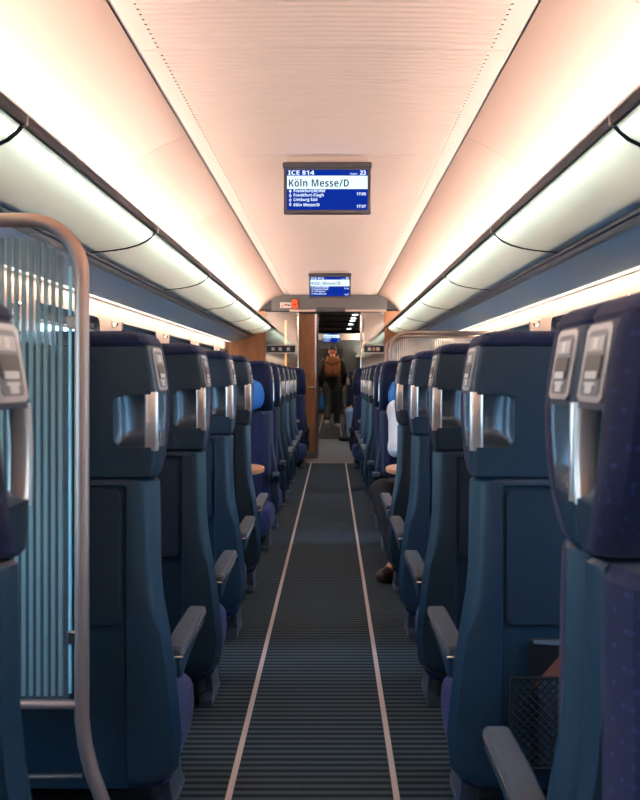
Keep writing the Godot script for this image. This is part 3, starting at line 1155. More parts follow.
	m.box(Vector3(0, 0, 0), Vector3(0.035, 1.5, 0.04), 0.006)
	part("lamp_housing", m.mesh(), M.steel, lp)
	m = MB.new()
	m.box(Vector3(0, 0, 0.022), Vector3(0.024, 1.46, 0.01), 0.003)
	part("light_strip", m.mesh(), M.amber, lp)
	area("amber_light", Vector3(-0.672, 1.2, -15.18), Vector2(0.024, 1.46), Vector3(0, 0, 1), Color(1.0, 0.62, 0.32), 0.05)
	# small signs on the header
	var sg := thing("warning_sign", "white sign with red marks on the header above the left glass", "sign", Vector3(-0.63, 2.09, -END + 0.045))
	m = MB.new()
	m.plate(Vector3.ZERO, 0.15, 0.075, 0.01, 0.004, 0.001)
	part("panel", m.mesh(), M.white, sg)
	m = MB.new()
	m.plate(Vector3(-0.045, -0.012, 0.006), 0.02, 0.022, 0.004, 0.009, 0.001)
	m.plate(Vector3(0.005, 0.002, 0.006), 0.05, 0.02, 0.004, 0.002, 0.001)
	part("red_mark", m.mesh(), M.red, sg)
	m = MB.new()
	m.plate(Vector3(0.048, -0.002, 0.006), 0.03, 0.018, 0.004, 0.002, 0.001)
	part("dark_mark", m.mesh(), M.black, sg)
	var ob := thing("alarm_box", "small orange box on the grey header beside the white sign", "alarm", Vector3(-0.505, 2.105, -END + 0.055))
	m = MB.new()
	m.box(Vector3.ZERO, Vector3(0.085, 0.125, 0.04), 0.008)
	part("casing", m.mesh(), M.orange, ob)
	m = MB.new()
	m.box(Vector3(0.0, -0.01, 0.022), Vector3(0.05, 0.014, 0.008), 0.003)
	part("pull_grip", m.mesh(), M.red, ob)
	# vestibule ceiling with five spot lamps
	var vc := setting("trim_2")
	m = MB.new()
	m.box(Vector3(0, 2.09, -(END + 21.2) / 2), Vector3(2.76, 0.08, 21.2 - END))
	part("vestibule_ceiling", m.mesh(), M.vest_ceiling, vc)
	for d in [15.9, 17.6, 19.6]:
		m = MB.new()
		m.box(Vector3(-0.02, 2.045, -d), Vector3(0.7, 0.03, 0.12), 0.006)
		part("ceiling_rib", m.mesh(), M.dark, vc)
	for q in [[0.331, 15.6], [0.326, 16.5], [0.324, 17.2], [0.316, 18.4], [0.313, 20.1]]:
		var sp := thing("spot_lamp", "%s round white spot lamp of five in the dark passage ceiling" % ["nearest", "second", "third", "fourth", "farthest"][[15.6, 16.5, 17.2, 18.4, 20.1].find(q[1])], "lamp", Vector3(q[0], 2.045, -q[1]), "passage ceiling spots")
		m = MB.new()
		m.loft([MB.ring_y(MB.rrect(0.1, 0.1, 0.0499), Vector3.ZERO, -0.008), MB.ring_y(MB.rrect(0.11, 0.11, 0.0549), Vector3.ZERO, 0.006)])
		part("bezel", m.mesh(), M.chrome, sp)
		m = MB.new()
		m.loft([MB.ring_y(MB.rrect(0.08, 0.08, 0.0399), Vector3.ZERO, -0.014), MB.ring_y(MB.rrect(0.085, 0.085, 0.0424), Vector3.ZERO, -0.006)])
		part("lens", m.mesh(), M.spot, sp)
		area("spot_light", Vector3(q[0], 2.025, -q[1]), Vector2(0.08, 0.08), Vector3(0, -1, 0), Color(0.95, 0.97, 1.0), 0.3)

func build_far_coach() -> void:
	# the next coach, seen through the passage
	var ce := setting("trim_3")
	var m := MB.new()
	m.box(Vector3(CX, 2.25, -26.6), Vector3(2.7, 0.04, 10.8))
	part("far_ceiling", m.mesh(), M.ceiling, ce)
	m = MB.new()
	m.box(Vector3(CX, 2.13, -21.2), Vector3(2.76, 0.28, 0.06))
	part("far_header", m.mesh(), M.dark, ce)
	for s in [-1, 1]:
		m = MB.new()
		m.box(Vector3(CX + s * 1.02, 1.74, -26.6), Vector3(0.56, 0.05, 10.6), 0.01)
		part("far_rack", m.mesh(), M.rackpanel, ce)
		m = MB.new()
		m.box(Vector3(CX + s * 0.8, 1.79, -26.6), Vector3(0.02, 0.03, 10.6))
		part("light_strip", m.mesh(), M.led, ce)
		area("far_light", Vector3(CX + s * 0.83, 1.82, -26.6), Vector2(0.03, 10.4), Vector3(s * 0.3, 0.95, 0), Color(1.0, 0.9, 0.82), 7.0)
	var w := setting("wall_far")
	m = MB.new()
	m.box(Vector3(0, 1.15, -32.0), Vector3(2.9, 2.3, 0.1))
	part("end_wall", m.mesh(), mat(Color(0.3, 0.36, 0.38), 0.5), w)
	m = MB.new()
	m.box(Vector3(CX, 1.0, -31.93), Vector3(0.7, 1.95, 0.05), 0.01)
	part("end_door", m.mesh(), M.dark, w)
	m = MB.new()
	m.box(Vector3(CX, 1.2, -31.9), Vector3(0.5, 1.2, 0.02), 0.01)
	part("door_window", m.mesh(), mat(Color(0.15, 0.22, 0.25), 0.1), w)

func build_back() -> void:
	var w := setting("wall_back")
	var m := MB.new()
	m.box(Vector3(0, 1.15, BACK + 0.05), Vector3(2.95, 2.5, 0.1))
	part("panel", m.mesh(), M.wood, w)


# ------------------------------------------------------------------ furniture and fittings
func luggage_screen(s: int, d: float, label: String) -> void:
	var o := thing("glass_screen", label, "screen", Vector3(CX + s * 0.9, 0, -d), "striped glass screens of the luggage stands")
	var x0 := 0.515 - 0.9
	var x1 := 1.36 - 0.9
	var top := 1.478
	var r := 0.12
	var path := [Vector3(s * (x0 - 0.085), 0.0, 0), Vector3(s * (x0 - 0.083), 0.04, 0), Vector3(s * (x0 - 0.072), 0.1, 0), Vector3(s * (x0 - 0.046), 0.185, 0), Vector3(s * (x0 - 0.022), 0.25, 0), Vector3(s * (x0 - 0.007), 0.31, 0), Vector3(s * x0, 0.37, 0), Vector3(s * x0, 1.0, 0), Vector3(s * x0, top - r, 0)]
	for i in range(1, 9):
		var a := PI / 2 * i / 8.0
		path.append(Vector3(s * (x0 + r - r * cos(a)), top - r + r * sin(a), 0))
	path.append(Vector3(s * x1, top, 0))
	var m := MB.new()
	m.tube(path, 0.0165, 14)
	part("tube_frame", m.mesh(50.0), M.tubing, o)
	m = MB.new()
	m.tube([Vector3(s * (x0 + 0.012), 0.40, 0), Vector3(s * x1, 0.40, 0)], 0.011, 10)
	part("lower_rail", m.mesh(), M.tubing, o)
	m = MB.new()
	m.tube([Vector3(s * (x0 + 0.0), 0.24, 0), Vector3(s * x1, 0.24, 0)], 0.007, 8)
	part("lower_rail", m.mesh(), M.steel, o)
	# pane with a rounded upper corner
	var outline := PackedVector2Array([Vector2(s * (x0 + 0.03), 0.41)])
	var ri := r - 0.03
	for i in 9:
		var a := PI / 2 * i / 8.0
		outline.append(Vector2(s * (x0 + 0.03 + ri - ri * cos(a)), top - 0.03 - ri + ri * sin(a)))
	outline.append(Vector2(s * x1, top - 0.03))
	outline.append(Vector2(s * x1, 0.41))
	m = MB.new()
	m.run_z(outline, -0.004, 0.004)
	part("pane", m.mesh(), M.clear, o)
	# bright polished edge of the glass
	m = MB.new()
	m.box(Vector3(s * (x0 + 0.0255), 0.9, 0), Vector3(0.007, 0.95, 0.009), 0.001)
	part("glass_edge", m.mesh(), mat(Color(0.6, 0.88, 0.95), 0.15), o)
	# etched stripes
	m = MB.new()
	var n := 0
	var x := x0 + 0.047
	while x < x1 - 0.01:
		var yt := top - 0.04
		var into := x - (x0 + 0.03)
		if into < ri:
			yt = top - 0.03 - ri + sqrt(maxf(ri * ri - (ri - into) * (ri - into), 0.0)) - 0.012
		m.box(Vector3(s * x, (0.42 + yt) / 2, 0.0), Vector3(0.0085, yt - 0.42, 0.0095))
		x += 0.0164
	var e := part("etched_stripes", m.mesh(), M.etched if s < 0 else M.etched_pale, o)
	e.set_meta("kind", "stuff")
	# clips
	for y in [0.55, 1.25]:
		m = MB.new()
		m.box(Vector3(s * (x0 + 0.02), y, 0), Vector3(0.024, 0.03, 0.02), 0.004)
		part("clip", m.mesh(), M.steel, o)

func label_text(s: String, h: float, at: Vector3, right: bool, parent: Node3D, m: Material, bold := false, fit := 0.0) -> void:
	var f := SystemFont.new()
	f.font_names = PackedStringArray(["Droid Sans"])
	f.font_weight = 700 if bold else 400
	var t := TextMesh.new()
	t.text = s
	t.font = f
	t.font_size = 64
	t.pixel_size = 0.001
	t.depth = 0.02
	t.curve_step = 2.0
	var bb := t.get_aabb()
	var k := h / (64 * 0.001 * 0.72)
	var kx := k if fit <= 0.0 else fit / bb.size.x
	var o := MeshInstance3D.new()
	o.name = "lettering"
	o.mesh = t
	o.material_override = m
	parent.add_child(o, true)
	o.scale = Vector3(kx, k, 0.05)
	var c := bb.position + bb.size / 2
	var cx := at.x + (-bb.size.x / 2 * kx if right else bb.size.x / 2 * kx)
	o.position = Vector3(cx - c.x * kx, at.y - (-0.36 + 0.0) * 0.0, at.z)
	# baseline: TextMesh is centred; bring the letters' feet to at.y
	o.position.y = at.y - (bb.position.y if not ("g" in s or "/" in s or "(" in s) else bb.position.y + bb.size.y * 0.17) * k

func info_display(d: float, label: String) -> Node3D:
	var w := 0.436
	var h := 0.252
	var o := thing("information_display", label, "display", Vector3(-0.026, 2.069, -d), "passenger displays under the ceiling")
	var m := MB.new()
	# wedge-shaped housing hanging from the ceiling
	var fr := MB.rect(w, h, 0.004)
	var bk := MB.rect(w - 0.03, h * 0.55, 0.004)
	m.loft([MB.ring_z(MB.rect(w - 0.006, h - 0.006, 0.004), Vector3.ZERO, 0.0), MB.ring_z(fr, Vector3.ZERO, -0.004), MB.ring_z(fr, Vector3.ZERO, -0.03), MB.ring_z(bk, Vector3(0, 0.05, 0), -0.1)])
	m.box(Vector3(0, h / 2 - 0.008, -0.03), Vector3(w + 0.01, 0.03, 0.075), 0.005)
	part("housing", m.mesh(), M.housing, o)
	m = MB.new()
	m.box(Vector3(0, h / 2 + 0.03, -0.06), Vector3(0.42, 0.1, 0.06), 0.005)
	part("ceiling_mount", m.mesh(), M.ceiling, o)
	m = MB.new()
	m.plate(Vector3(0, -0.006, 0.001), 0.404, 0.2, 0.006, 0.003, 0.001)
	var sc := part("screen", m.mesh(), M.screen, o)
	m = MB.new()
	m.box(Vector3(0, 0.031, 0.0045), Vector3(0.402, 0.066, 0.0015))
	part("white_band", m.mesh(), M.screen_white, sc)
	var z := 0.0045
	label_text("ICE 814", 0.021, Vector3(-0.195, 0.069, z), false, sc, M.screen_text, true, 0.13)
	label_text("23", 0.021, Vector3(0.193, 0.069, z), true, sc, M.screen_text, true)
	label_text("Wagen", 0.009, Vector3(0.15, 0.069, z), true, sc, M.screen_text)
	label_text("Köln Messe/D", 0.036, Vector3(-0.192, 0.015, z + 0.001), false, sc, M.screen_ink, true, 0.3)
	label_text("Frankfurt(M)Hbf", 0.0145, Vector3(-0.168, -0.018, z), false, sc, M.screen_text, true)
	label_text("Frankfurt-Flugh", 0.0145, Vector3(-0.168, -0.041, z), false, sc, M.screen_text, true)
	label_text("Limburg Süd", 0.0145, Vector3(-0.168, -0.0635, z), false, sc, M.screen_text, true)
	label_text("Köln Messe/D", 0.0145, Vector3(-0.168, -0.086, z), false, sc, M.screen_text, true)
	label_text("17:05", 0.014, Vector3(0.193, -0.034, z), true, sc, M.screen_text, true)
	label_text("17:07", 0.014, Vector3(0.193, -0.096, z), true, sc, M.screen_text, true)
	# route markers: a line with four beads
	m = MB.new()
	m.box(Vector3(-0.185, -0.046, z), Vector3(0.002, 0.066, 0.001))
	for k in 4:
		m.loft([MB.ring_z(MB.rrect(0.012, 0.012, 0.0059), Vector3(-0.185, -0.013 - 0.0225 * k, 0), z), MB.ring_z(MB.rrect(0.012, 0.012, 0.0059), Vector3(-0.185, -0.013 - 0.0225 * k, 0), z + 0.001)])
	part("route_markers", m.mesh(), M.screen_text, sc)
	m = MB.new()
	for k in range(1, 4):
		m.loft([MB.ring_z(MB.rrect(0.006, 0.006, 0.0029), Vector3(-0.185, -0.013 - 0.0225 * k, 0), z + 0.0005), MB.ring_z(MB.rrect(0.006, 0.006, 0.0029), Vector3(-0.185, -0.013 - 0.0225 * k, 0), z + 0.0015)])
	part("marker_hole", m.mesh(), M.screen, sc)
	area("screen_light", Vector3(-0.026, 2.069, -d + 0.012), Vector2(0.38, 0.196), Vector3(0, -0.05, 1), Color(0.35, 0.5, 1.0), 0.02)
	return o

func table(s: int, d: float, depth: float, label: String) -> void:
	var o := thing("folding_table", label, "table", Vector3(CX + s * 0.83, 0, -d), "tables between the facing seats")
	var m := MB.new()
	# half-round aisle end, straight at the wall
	var out := PackedVector2Array()
	for i in 13:
		var a := PI / 2 + PI * i / 12.0
		out.append(Vector2(s * (0.12 * cos(a) - 0.36), depth / 2 * sin(a)))
	out.append(Vector2(s * 0.53, -depth / 2))
	out.append(Vector2(s * 0.53, depth / 2))
	var inn := PackedVector2Array()
	for q in out:
		inn.append(q * Vector2(0.99, 0.98))
	m.loft([MB.ring_y(inn, Vector3.ZERO, 0.58), MB.ring_y(out, Vector3.ZERO, 0.585), MB.ring_y(out, Vector3.ZERO, 0.601), MB.ring_y(inn, Vector3.ZERO, 0.606)])
	part("table_top", m.mesh(), M.tablewood, o)
	m = MB.new()
	m.box(Vector3(s * 0.3, 0.567, 0), Vector3(0.4, 0.03, 0.3), 0.006)
	part("support_arm", m.mesh(), M.rubber, o)
	m = MB.new()
	m.box(Vector3(s * 0.5, 0.29, 0), Vector3(0.06, 0.58, 0.06), 0.008)
	part("pedestal", m.mesh(), M.steel, o)

func net_pocket(seat: Node3D) -> void:
	# lower back of the right-hand seat next to the aisle: a net holding magazines
	var m := MB.new()
	var x0 := 0.452 - PAIR_C
	var x1 := 0.726 - PAIR_C
	m.tube([Vector3(x0, 0.225, -0.02), Vector3(x0, 0.23, 0.025), Vector3(x0, 0.44, 0.036), Vector3(x1, 0.44, 0.036), Vector3(x1, 0.23, 0.025), Vector3(x1, 0.225, -0.02)], 0.005, 6)
	m.tube([Vector3(x0, 0.23, 0.025), Vector3(x1, 0.23, 0.025)], 0.004, 6)
	for i in range(-9, 16):
		for dirn in [-1, 1]:
			# one diagonal cord, clipped to the pocket
			var xs := lerpf(x0, x1, i * 0.0714) if dirn > 0 else lerpf(x1, x0, i * 0.0714)
			var h0 := 0.0
			var h1 := 0.21
			if dirn > 0:
				h0 = maxf(h0, x0 - xs)
				h1 = minf(h1, x1 - xs)
			else:
				h0 = maxf(h0, xs - x1)
				h1 = minf(h1, xs - x0)
			if h1 - h0 < 0.015:
				continue
			m.tube([Vector3(xs + dirn * h0, 0.44 - h0, 0.036 - h0 * 0.05), Vector3(xs + dirn * h1, 0.44 - h1, 0.036 - h1 * 0.05)], 0.0022, 5)
	part("net_pocket", m.mesh(50.0), M.net, seat)

func magazines(x: float, z: float) -> void:
	var o := thing("magazine", "dark magazine with a brown picture in the seat-back net", "magazine", Vector3(x, 0.22, z))
	var m := MB.new()
	m.box(Vector3(0.0, 0.15, 0), Vector3(0.2, 0.3, 0.008), 0.002)
	part("cover", m.mesh(), M.magazine, o)
	m = MB.new()
	m.slab(Vector3(-0.095, 0.19, 0.0042), Vector3(-0.07, 0.19, 0.0042), Vector3(0.06, 0.275, 0.0042), Vector3(-0.03, 0.262, 0.0042), Vector3(0, 0, 0.0008))
	part("cover_picture", m.mesh(), M.mag_photo, o)
	m = MB.new()
	m.slab(Vector3(-0.09, 0.29, 0.0042), Vector3(0.09, 0.278, 0.0042), Vector3(0.09, 0.298, 0.0042), Vector3(-0.09, 0.298, 0.0042), Vector3(0, 0, 0.0008))
	part("title_band", m.mesh(), M.grey_label, o)
	o.rotation.x = -0.06
	var b := thing("leaflet", "crumpled white leaflet behind the black seat-back net", "leaflet", Vector3(x - 0.01, 0.235, z + 0.004))
	m = MB.new()
	var rr := []
	for i in 7:
		var q := PackedVector3Array()
		var y := 0.2 * i / 6.0
		var bend := 0.004 * sin(i * 2.1)
		for p in [Vector2(-0.07, 0), Vector2(0.0, 0.004 * cos(i * 1.7)), Vector2(0.08, 0.001), Vector2(0.08, -0.003), Vector2(0.0, -0.003 + 0.004 * cos(i * 1.7)), Vector2(-0.07, -0.004)]:
			q.append(Vector3(p.x + bend, y, p.y + bend))
		rr.append(q)
	m.loft(rr)
	part("paper", m.mesh(), mat(Color(0.33, 0.39, 0.47), 0.6), b)


# ------------------------------------------------------------------ people
func hand(b: Body, wrist: Vector3, along: Vector3, palm: Vector3) -> void:
	# palm and five fingers; palm is the way the palm faces
	var side := along.cross(palm).normalized()
	b.bone(wrist, wrist + along * 0.03, 0.024, 0.026)
	for i in 4:
		var off := side * (0.028 - 0.019 * i)
		var base := wrist + along * 0.085 + off
		b.bone(wrist + along * 0.02 + off * 0.6, base, 0.016, 0.011)
		var l: float = [0.068, 0.078, 0.072, 0.056][i]
		var mid := base + along * l * 0.55 + palm * l * 0.12
		b.chain([base, mid, mid + (along * 0.75 + palm * 0.65).normalized() * l * 0.5], [0.010, 0.0085, 0.007])
	var tb := wrist + along * 0.025 + side * 0.03
	b.chain([tb, tb + (along * 0.7 + side * 0.6 + palm * 0.2).normalized() * 0.04, tb + (along * 0.95 + side * 0.45 + palm * 0.3).normalized() * 0.075], [0.013, 0.010, 0.008])

func head(b: Body, c: Vector3, fwd: Vector3) -> void:
	# skull, jaw, nose, ears, brow; c is the middle of the skull
	var side := Vector3.UP.cross(fwd).normalized()
	b.bone(c - fwd * 0.03, c + fwd * 0.02, 0.082, 0.08)
	b.bone(c + fwd * 0.03 - Vector3.UP * 0.03, c + fwd * 0.055 - Vector3.UP * 0.1, 0.06, 0.034)
	b.bone(c + fwd * 0.098 - Vector3.UP * 0.015, c + fwd * 0.114 - Vector3.UP * 0.052, 0.008, 0.014)
	for s in [-1, 1]:
		b.bone(c + side * s * 0.082 - Vector3.UP * 0.0, c + side * s * 0.084 - Vector3.UP * 0.045, 0.012, 0.009)

func face(parent: Node3D, c: Vector3, fwd: Vector3) -> void:
	var side := Vector3.UP.cross(fwd).normalized()
	for s in [-1, 1]:
		var m := MB.new()
		m.ellipsoid(c + fwd * 0.091 + side * s * 0.031 - Vector3.UP * 0.012, Vector3(0.013, 0.009, 0.011), 10, 6)
		part("eye", m.mesh(), M.white, parent)
		m = MB.new()
		m.ellipsoid(c + fwd * 0.1 + side * s * 0.031 - Vector3.UP * 0.012, Vector3(0.005, 0.005, 0.005), 8, 5)
		part("iris", m.mesh(), M.black, parent)
	var l := MB.new()
	l.tube([c + fwd * 0.093 - Vector3.UP * 0.083 - side * 0.022, c + fwd * 0.1 - Vector3.UP * 0.081, c + fwd * 0.093 - Vector3.UP * 0.083 + side * 0.022], 0.006, 6)
	part("mouth", l.mesh(), mat(Color(0.65, 0.36, 0.32), 0.5), parent)

func body_mesh(b: Body, cell: float, k: float, grow := 0.0) -> MB:
	var m := MB.new()
	b.into(m, cell, k, grow)
	return m

func seated_man() -> void:
	var at := Vector3(0.615, 0.0, -6.98)
	var o := thing("person", "seated person in white shirt and dark trousers at the right-hand table", "person", at)
	var f := Vector3(0, 0, 1)
	var pel := Vector3(0, 0.41, 0.16)
	var chest := Vector3(-0.01, 0.78, 0.06)
	var neck := Vector3(-0.01, 0.98, 0.07)
	var hd := Vector3(-0.01, 1.14, 0.1)
	var rk := Vector3(-0.31, 0.43, 0.6)
	var ra := Vector3(-0.25, 0.105, 1.02)
	var lk := Vector3(0.14, 0.42, 0.6)
	var la := Vector3(0.12, 0.09, 0.72)
	var rs := Vector3(-0.19, 0.91, 0.06)
	var re := Vector3(-0.2, 0.67, 0.17)
	var rw := Vector3(-0.12, 0.66, 0.40)
	var ls := Vector3(0.18, 0.91, 0.06)
	var le := Vector3(0.24, 0.68, 0.16)
	var lw := Vector3(0.1, 0.66, 0.38)
	var b := Body.new()
	b.chain([pel, Vector3(0, 0.58, 0.09), chest, Vector3(-0.01, 0.9, 0.055)], [0.12, 0.115, 0.13, 0.1])
	b.bone(Vector3(-0.1, 0.8, 0.06), Vector3(0.09, 0.8, 0.06), 0.1, 0.1)
	b.chain([neck - Vector3(0, 0.08, 0), neck, hd - Vector3(0, 0.05, 0.01)], [0.06, 0.052, 0.052])
	b.bone(pel, rk, 0.09, 0.06)
	b.bone(rk, ra, 0.058, 0.04)
	b.bone(pel + Vector3(0.07, 0, 0), lk, 0.09, 0.06)
	b.bone(lk, la, 0.058, 0.04)
	b.bone(Vector3(-0.06, 0.9, 0.06), rs, 0.07, 0.06)
	b.chain([rs, re, rw], [0.052, 0.042, 0.03])
	b.bone(Vector3(0.06, 0.9, 0.06), ls, 0.07, 0.06)
	b.chain([ls, le, lw], [0.052, 0.042, 0.03])
	for p in [[ra, Vector3(-0.45, -0.1, 0.9)], [la, Vector3(0.1, -0.1, 1.0)]]:
		b.bone(p[0], p[0] + (p[1] as Vector3).normalized() * 0.13 - Vector3(0, 0.045, 0), 0.035, 0.03)
	var m := body_mesh(b, 0.014, 0.03)
	var hb := Body.new()
	head(hb, hd, f)
	hb.into(m, 0.007, 0.02)
	for q in [[rw, Vector3(0.5, 0, 0.86)], [lw, Vector3(-0.4, 0, 0.9)]]:
		var hn := Body.new()
		hand(hn, q[0], (q[1] as Vector3).normalized(), Vector3(0, -1, 0))
		hn.into(m, 0.0055, 0.008)
	part("body", m.mesh(80.0), M.skin, o)
	face(o, hd, f)
	var c := Body.new()
	c.chain([pel + Vector3(0, 0.06, 0), Vector3(0, 0.58, 0.09), chest, Vector3(-0.01, 0.9, 0.055)], [0.125, 0.125, 0.135, 0.105])
	c.bone(Vector3(-0.1, 0.8, 0.06), Vector3(0.09, 0.8, 0.06), 0.105, 0.105)
	c.bone(Vector3(-0.06, 0.9, 0.06), rs, 0.075, 0.067)
	c.chain([rs, re, re.lerp(rw, 0.35)], [0.062, 0.055, 0.046])
	c.bone(Vector3(0.06, 0.9, 0.06), ls, 0.075, 0.067)
	c.chain([ls, le, le.lerp(lw, 0.35)], [0.062, 0.055, 0.046])
	part("shirt", body_mesh(c, 0.015, 0.03).mesh(80.0), M.shirt, o)
	c = Body.new()
	c.bone(pel + Vector3(-0.06, 0, 0), pel + Vector3(0.07, 0, 0), 0.125, 0.125)
	c.chain([pel + Vector3(-0.07, 0, 0), rk, ra + Vector3(0, 0.02, 0)], [0.1, 0.078, 0.058])
	c.chain([pel + Vector3(0.08, 0, 0), lk, la + Vector3(0, 0.02, 0)], [0.1, 0.078, 0.058])
	part("trousers", body_mesh(c, 0.015, 0.03).mesh(80.0), M.trousers, o)
	for p in [[ra, Vector3(-0.5, 0.0, 0.86)], [la, Vector3(0.1, 0.0, 1.0)]]:
		c = Body.new()
		var dv: Vector3 = (p[1] as Vector3).normalized()
		var an := Vector3(p[0].x, 0.05, p[0].z)
		c.bone(an - dv * 0.05, an + dv * 0.05, 0.045, 0.045)
		c.bone(an + dv * 0.05 - Vector3(0, 0.005, 0), an + dv * 0.19 - Vector3(0, 0.012, 0), 0.045, 0.036)
		c.bone(an, p[0] + Vector3(0, 0.03, 0), 0.045, 0.046)
		part("shoe", body_mesh(c, 0.012, 0.02).mesh(80.0), M.shoe, o)
	c = Body.new()
	c.bone(hd + Vector3(0, 0.03, -0.035), hd + Vector3(0, 0.045, 0.02), 0.083, 0.075)
	c.bone(hd + Vector3(0, -0.03, -0.06), hd + Vector3(0, 0.02, -0.05), 0.05, 0.07)
	part("hair", body_mesh(c, 0.01, 0.02).mesh(80.0), M.hair, o)

func walking_man() -> void:
	var at := Vector3(0.0, 0.0, -23.4)
	var o := thing("person", "person walking away in black jacket and cap with a brown backpack", "person", at)
	var f := Vector3(0, 0, -1)
	var pel := Vector3(0, 0.93, 0)
	var chest := Vector3(0, 1.3, -0.03)
	var hd := Vector3(0, 1.69, -0.05)
	var lh := Vector3(-0.09, 0.9, 0)
	var rh := Vector3(0.09, 0.9, 0)
	var lk := Vector3(-0.11, 0.49, 0.03)
	var la := Vector3(-0.12, 0.19, 0.34)
	var rk := Vector3(0.1, 0.5, -0.13)
	var ra := Vector3(0.1, 0.09, -0.16)
	var ls := Vector3(-0.19, 1.45, -0.02)
	var le := Vector3(-0.26, 1.16, 0.04)
	var lw := Vector3(-0.25, 0.9, 0.0)
	var rs := Vector3(0.19, 1.45, -0.02)
	var re := Vector3(0.26, 1.17, -0.02)
	var rw := Vector3(0.25, 0.95, -0.16)
	var b := Body.new()
	b.chain([pel, Vector3(0, 1.1, 0), chest, Vector3(0, 1.42, -0.03)], [0.13, 0.12, 0.135, 0.1])
	b.bone(Vector3(-0.1, 1.35, -0.03), Vector3(0.1, 1.35, -0.03), 0.1, 0.1)
	b.chain([Vector3(0, 1.45, -0.03), Vector3(0, 1.55, -0.04), hd - Vector3(0, 0.05, 0)], [0.062, 0.055, 0.055])
	b.chain([lh, lk, la], [0.095, 0.062, 0.042])
	b.chain([rh, rk, ra], [0.095, 0.062, 0.042])
	b.chain([ls, le, lw], [0.055, 0.043, 0.03])
	b.chain([rs, re, rw], [0.055, 0.043, 0.03])
	b.bone(la, la + Vector3(0, -0.16, -0.06), 0.036, 0.028)
	b.bone(ra, ra + Vector3(0.01, -0.05, -0.16), 0.036, 0.028)
	var m := body_mesh(b, 0.018, 0.03)
	var hb := Body.new()
	head(hb, hd, f)
	hb.into(m, 0.008, 0.02)
	for q in [[lw, Vector3(0.05, -1, -0.05), Vector3(1, 0, 0)], [rw, Vector3(-0.05, -0.9, -0.3), Vector3(-1, 0, 0)]]:
		var hn := Body.new()
		hand(hn, q[0], (q[1] as Vector3).normalized(), q[2])
		hn.into(m, 0.006, 0.008)
	part("body", m.mesh(80.0), M.skin, o)
	face(o, hd, f)
	var c := Body.new()
	c.chain([pel + Vector3(0, 0.02, 0), Vector3(0, 1.1, 0), chest, Vector3(0, 1.42, -0.03)], [0.155, 0.15, 0.16, 0.12])
	c.bone(Vector3(-0.1, 1.36, -0.03), Vector3(0.1, 1.36, -0.03), 0.115, 0.115)
	c.chain([ls, le, lw.lerp(le, 0.1)], [0.078, 0.064, 0.05])
	c.chain([rs, re, rw.lerp(re, 0.1)], [0.078, 0.064, 0.05])
	c.bone(Vector3(0, 1.5, -0.035), Vector3(0, 1.53, -0.04), 0.075, 0.07)
	part("jacket", body_mesh(c, 0.018, 0.03).mesh(80.0), M.jacket, o)
	c = Body.new()
	c.bone(lh, rh, 0.12, 0.12)
	c.chain([lh, lk, la + Vector3(0, 0.03, 0)], [0.115, 0.085, 0.065])
	c.chain([rh, rk, ra + Vector3(0, 0.03, 0)], [0.115, 0.085, 0.065])
	part("trousers", body_mesh(c, 0.018, 0.03).mesh(80.0), M.olive, o)
	c = Body.new()
	c.chain([la, la + Vector3(0, -0.06, 0.02), la + Vector3(0.0, -0.16, -0.1)], [0.05, 0.05, 0.04])
	part("shoe", body_mesh(c, 0.013, 0.02).mesh(80.0), M.sneaker, o)
	c = Body.new()
	c.chain([ra, ra + Vector3(0, -0.045, 0.03), ra + Vector3(0.0, -0.05, -0.18)], [0.05, 0.045, 0.038])
	part("shoe", body_mesh(c, 0.013, 0.02).mesh(80.0), M.sneaker, o)
	m = MB.new()
	var rr := []
	for q in [[-0.005, 0.105], [0.03, 0.107], [0.07, 0.1], [0.1, 0.075], [0.115, 0.03]]:
		var p := PackedVector3Array()
		for k in 18:
			var a := TAU * k / 18.0
			p.append(hd + Vector3(cos(a) * q[1] * 0.92, q[0] + 0.01, sin(a) * q[1]))
		rr.append(p)
	m.loft(rr)
	m.box(hd + Vector3(0, 0.012, -0.13), Vector3(0.15, 0.012, 0.09), 0.005)
	m.box(hd + Vector3(0, 0.012, 0.1), Vector3(0.09, 0.016, 0.02), 0.005)
	part("cap", m.mesh(50.0), M.black, o)
	# backpack, worn on the back: a thing of its own
	var bp := thing("backpack", "brown backpack with dark straps worn by the person walking away", "backpack", at + Vector3(0, 1.12, 0.2))
	m = MB.new()
	rr = []
	for q in [[0.0, 0.28, 0.1], [0.02, 0.33, 0.14], [0.15, 0.35, 0.17], [0.3, 0.34, 0.15], [0.4, 0.3, 0.12], [0.45, 0.22, 0.08]]:
		rr.append(MB.ring_y(MB.rrect(q[1], q[2], minf(q[2] * 0.45, 0.06)), Vector3.ZERO, q[0]))
	m.loft(rr)
	part("pack_body", m.mesh(50.0), M.backpack, bp)
	m = MB.new()
	m.plate(Vector3(0, 0.13, 0.09), 0.25, 0.2, 0.05, 0.04, 0.01)
	part("front_pocket", m.mesh(), M.backpack, bp)
	m = MB.new()
	m.tube([Vector3(-0.15, 0.33, 0.07), Vector3(0.0, 0.27, 0.093), Vector3(0.15, 0.33, 0.07)], 0.011, 6)
	m.tube([Vector3(0.0, 0.27, 0.093), Vector3(0.0, 0.03, 0.122)], 0.01, 6)
	for s in [-1, 1]:
		m.tube([Vector3(s * 0.1, 0.42, -0.05), Vector3(s * 0.13, 0.47, -0.18), Vector3(s * 0.14, 0.38, -0.34)], 0.014, 6)
	part("strap", m.mesh(), M.black, bp)
	# blue bag in the left hand
	var bg := thing("tote_bag", "small bright blue bag hanging from the walking person's left hand", "bag", at + Vector3(-0.235, 0.4, 0.04))
	m = MB.new()
	rr = []
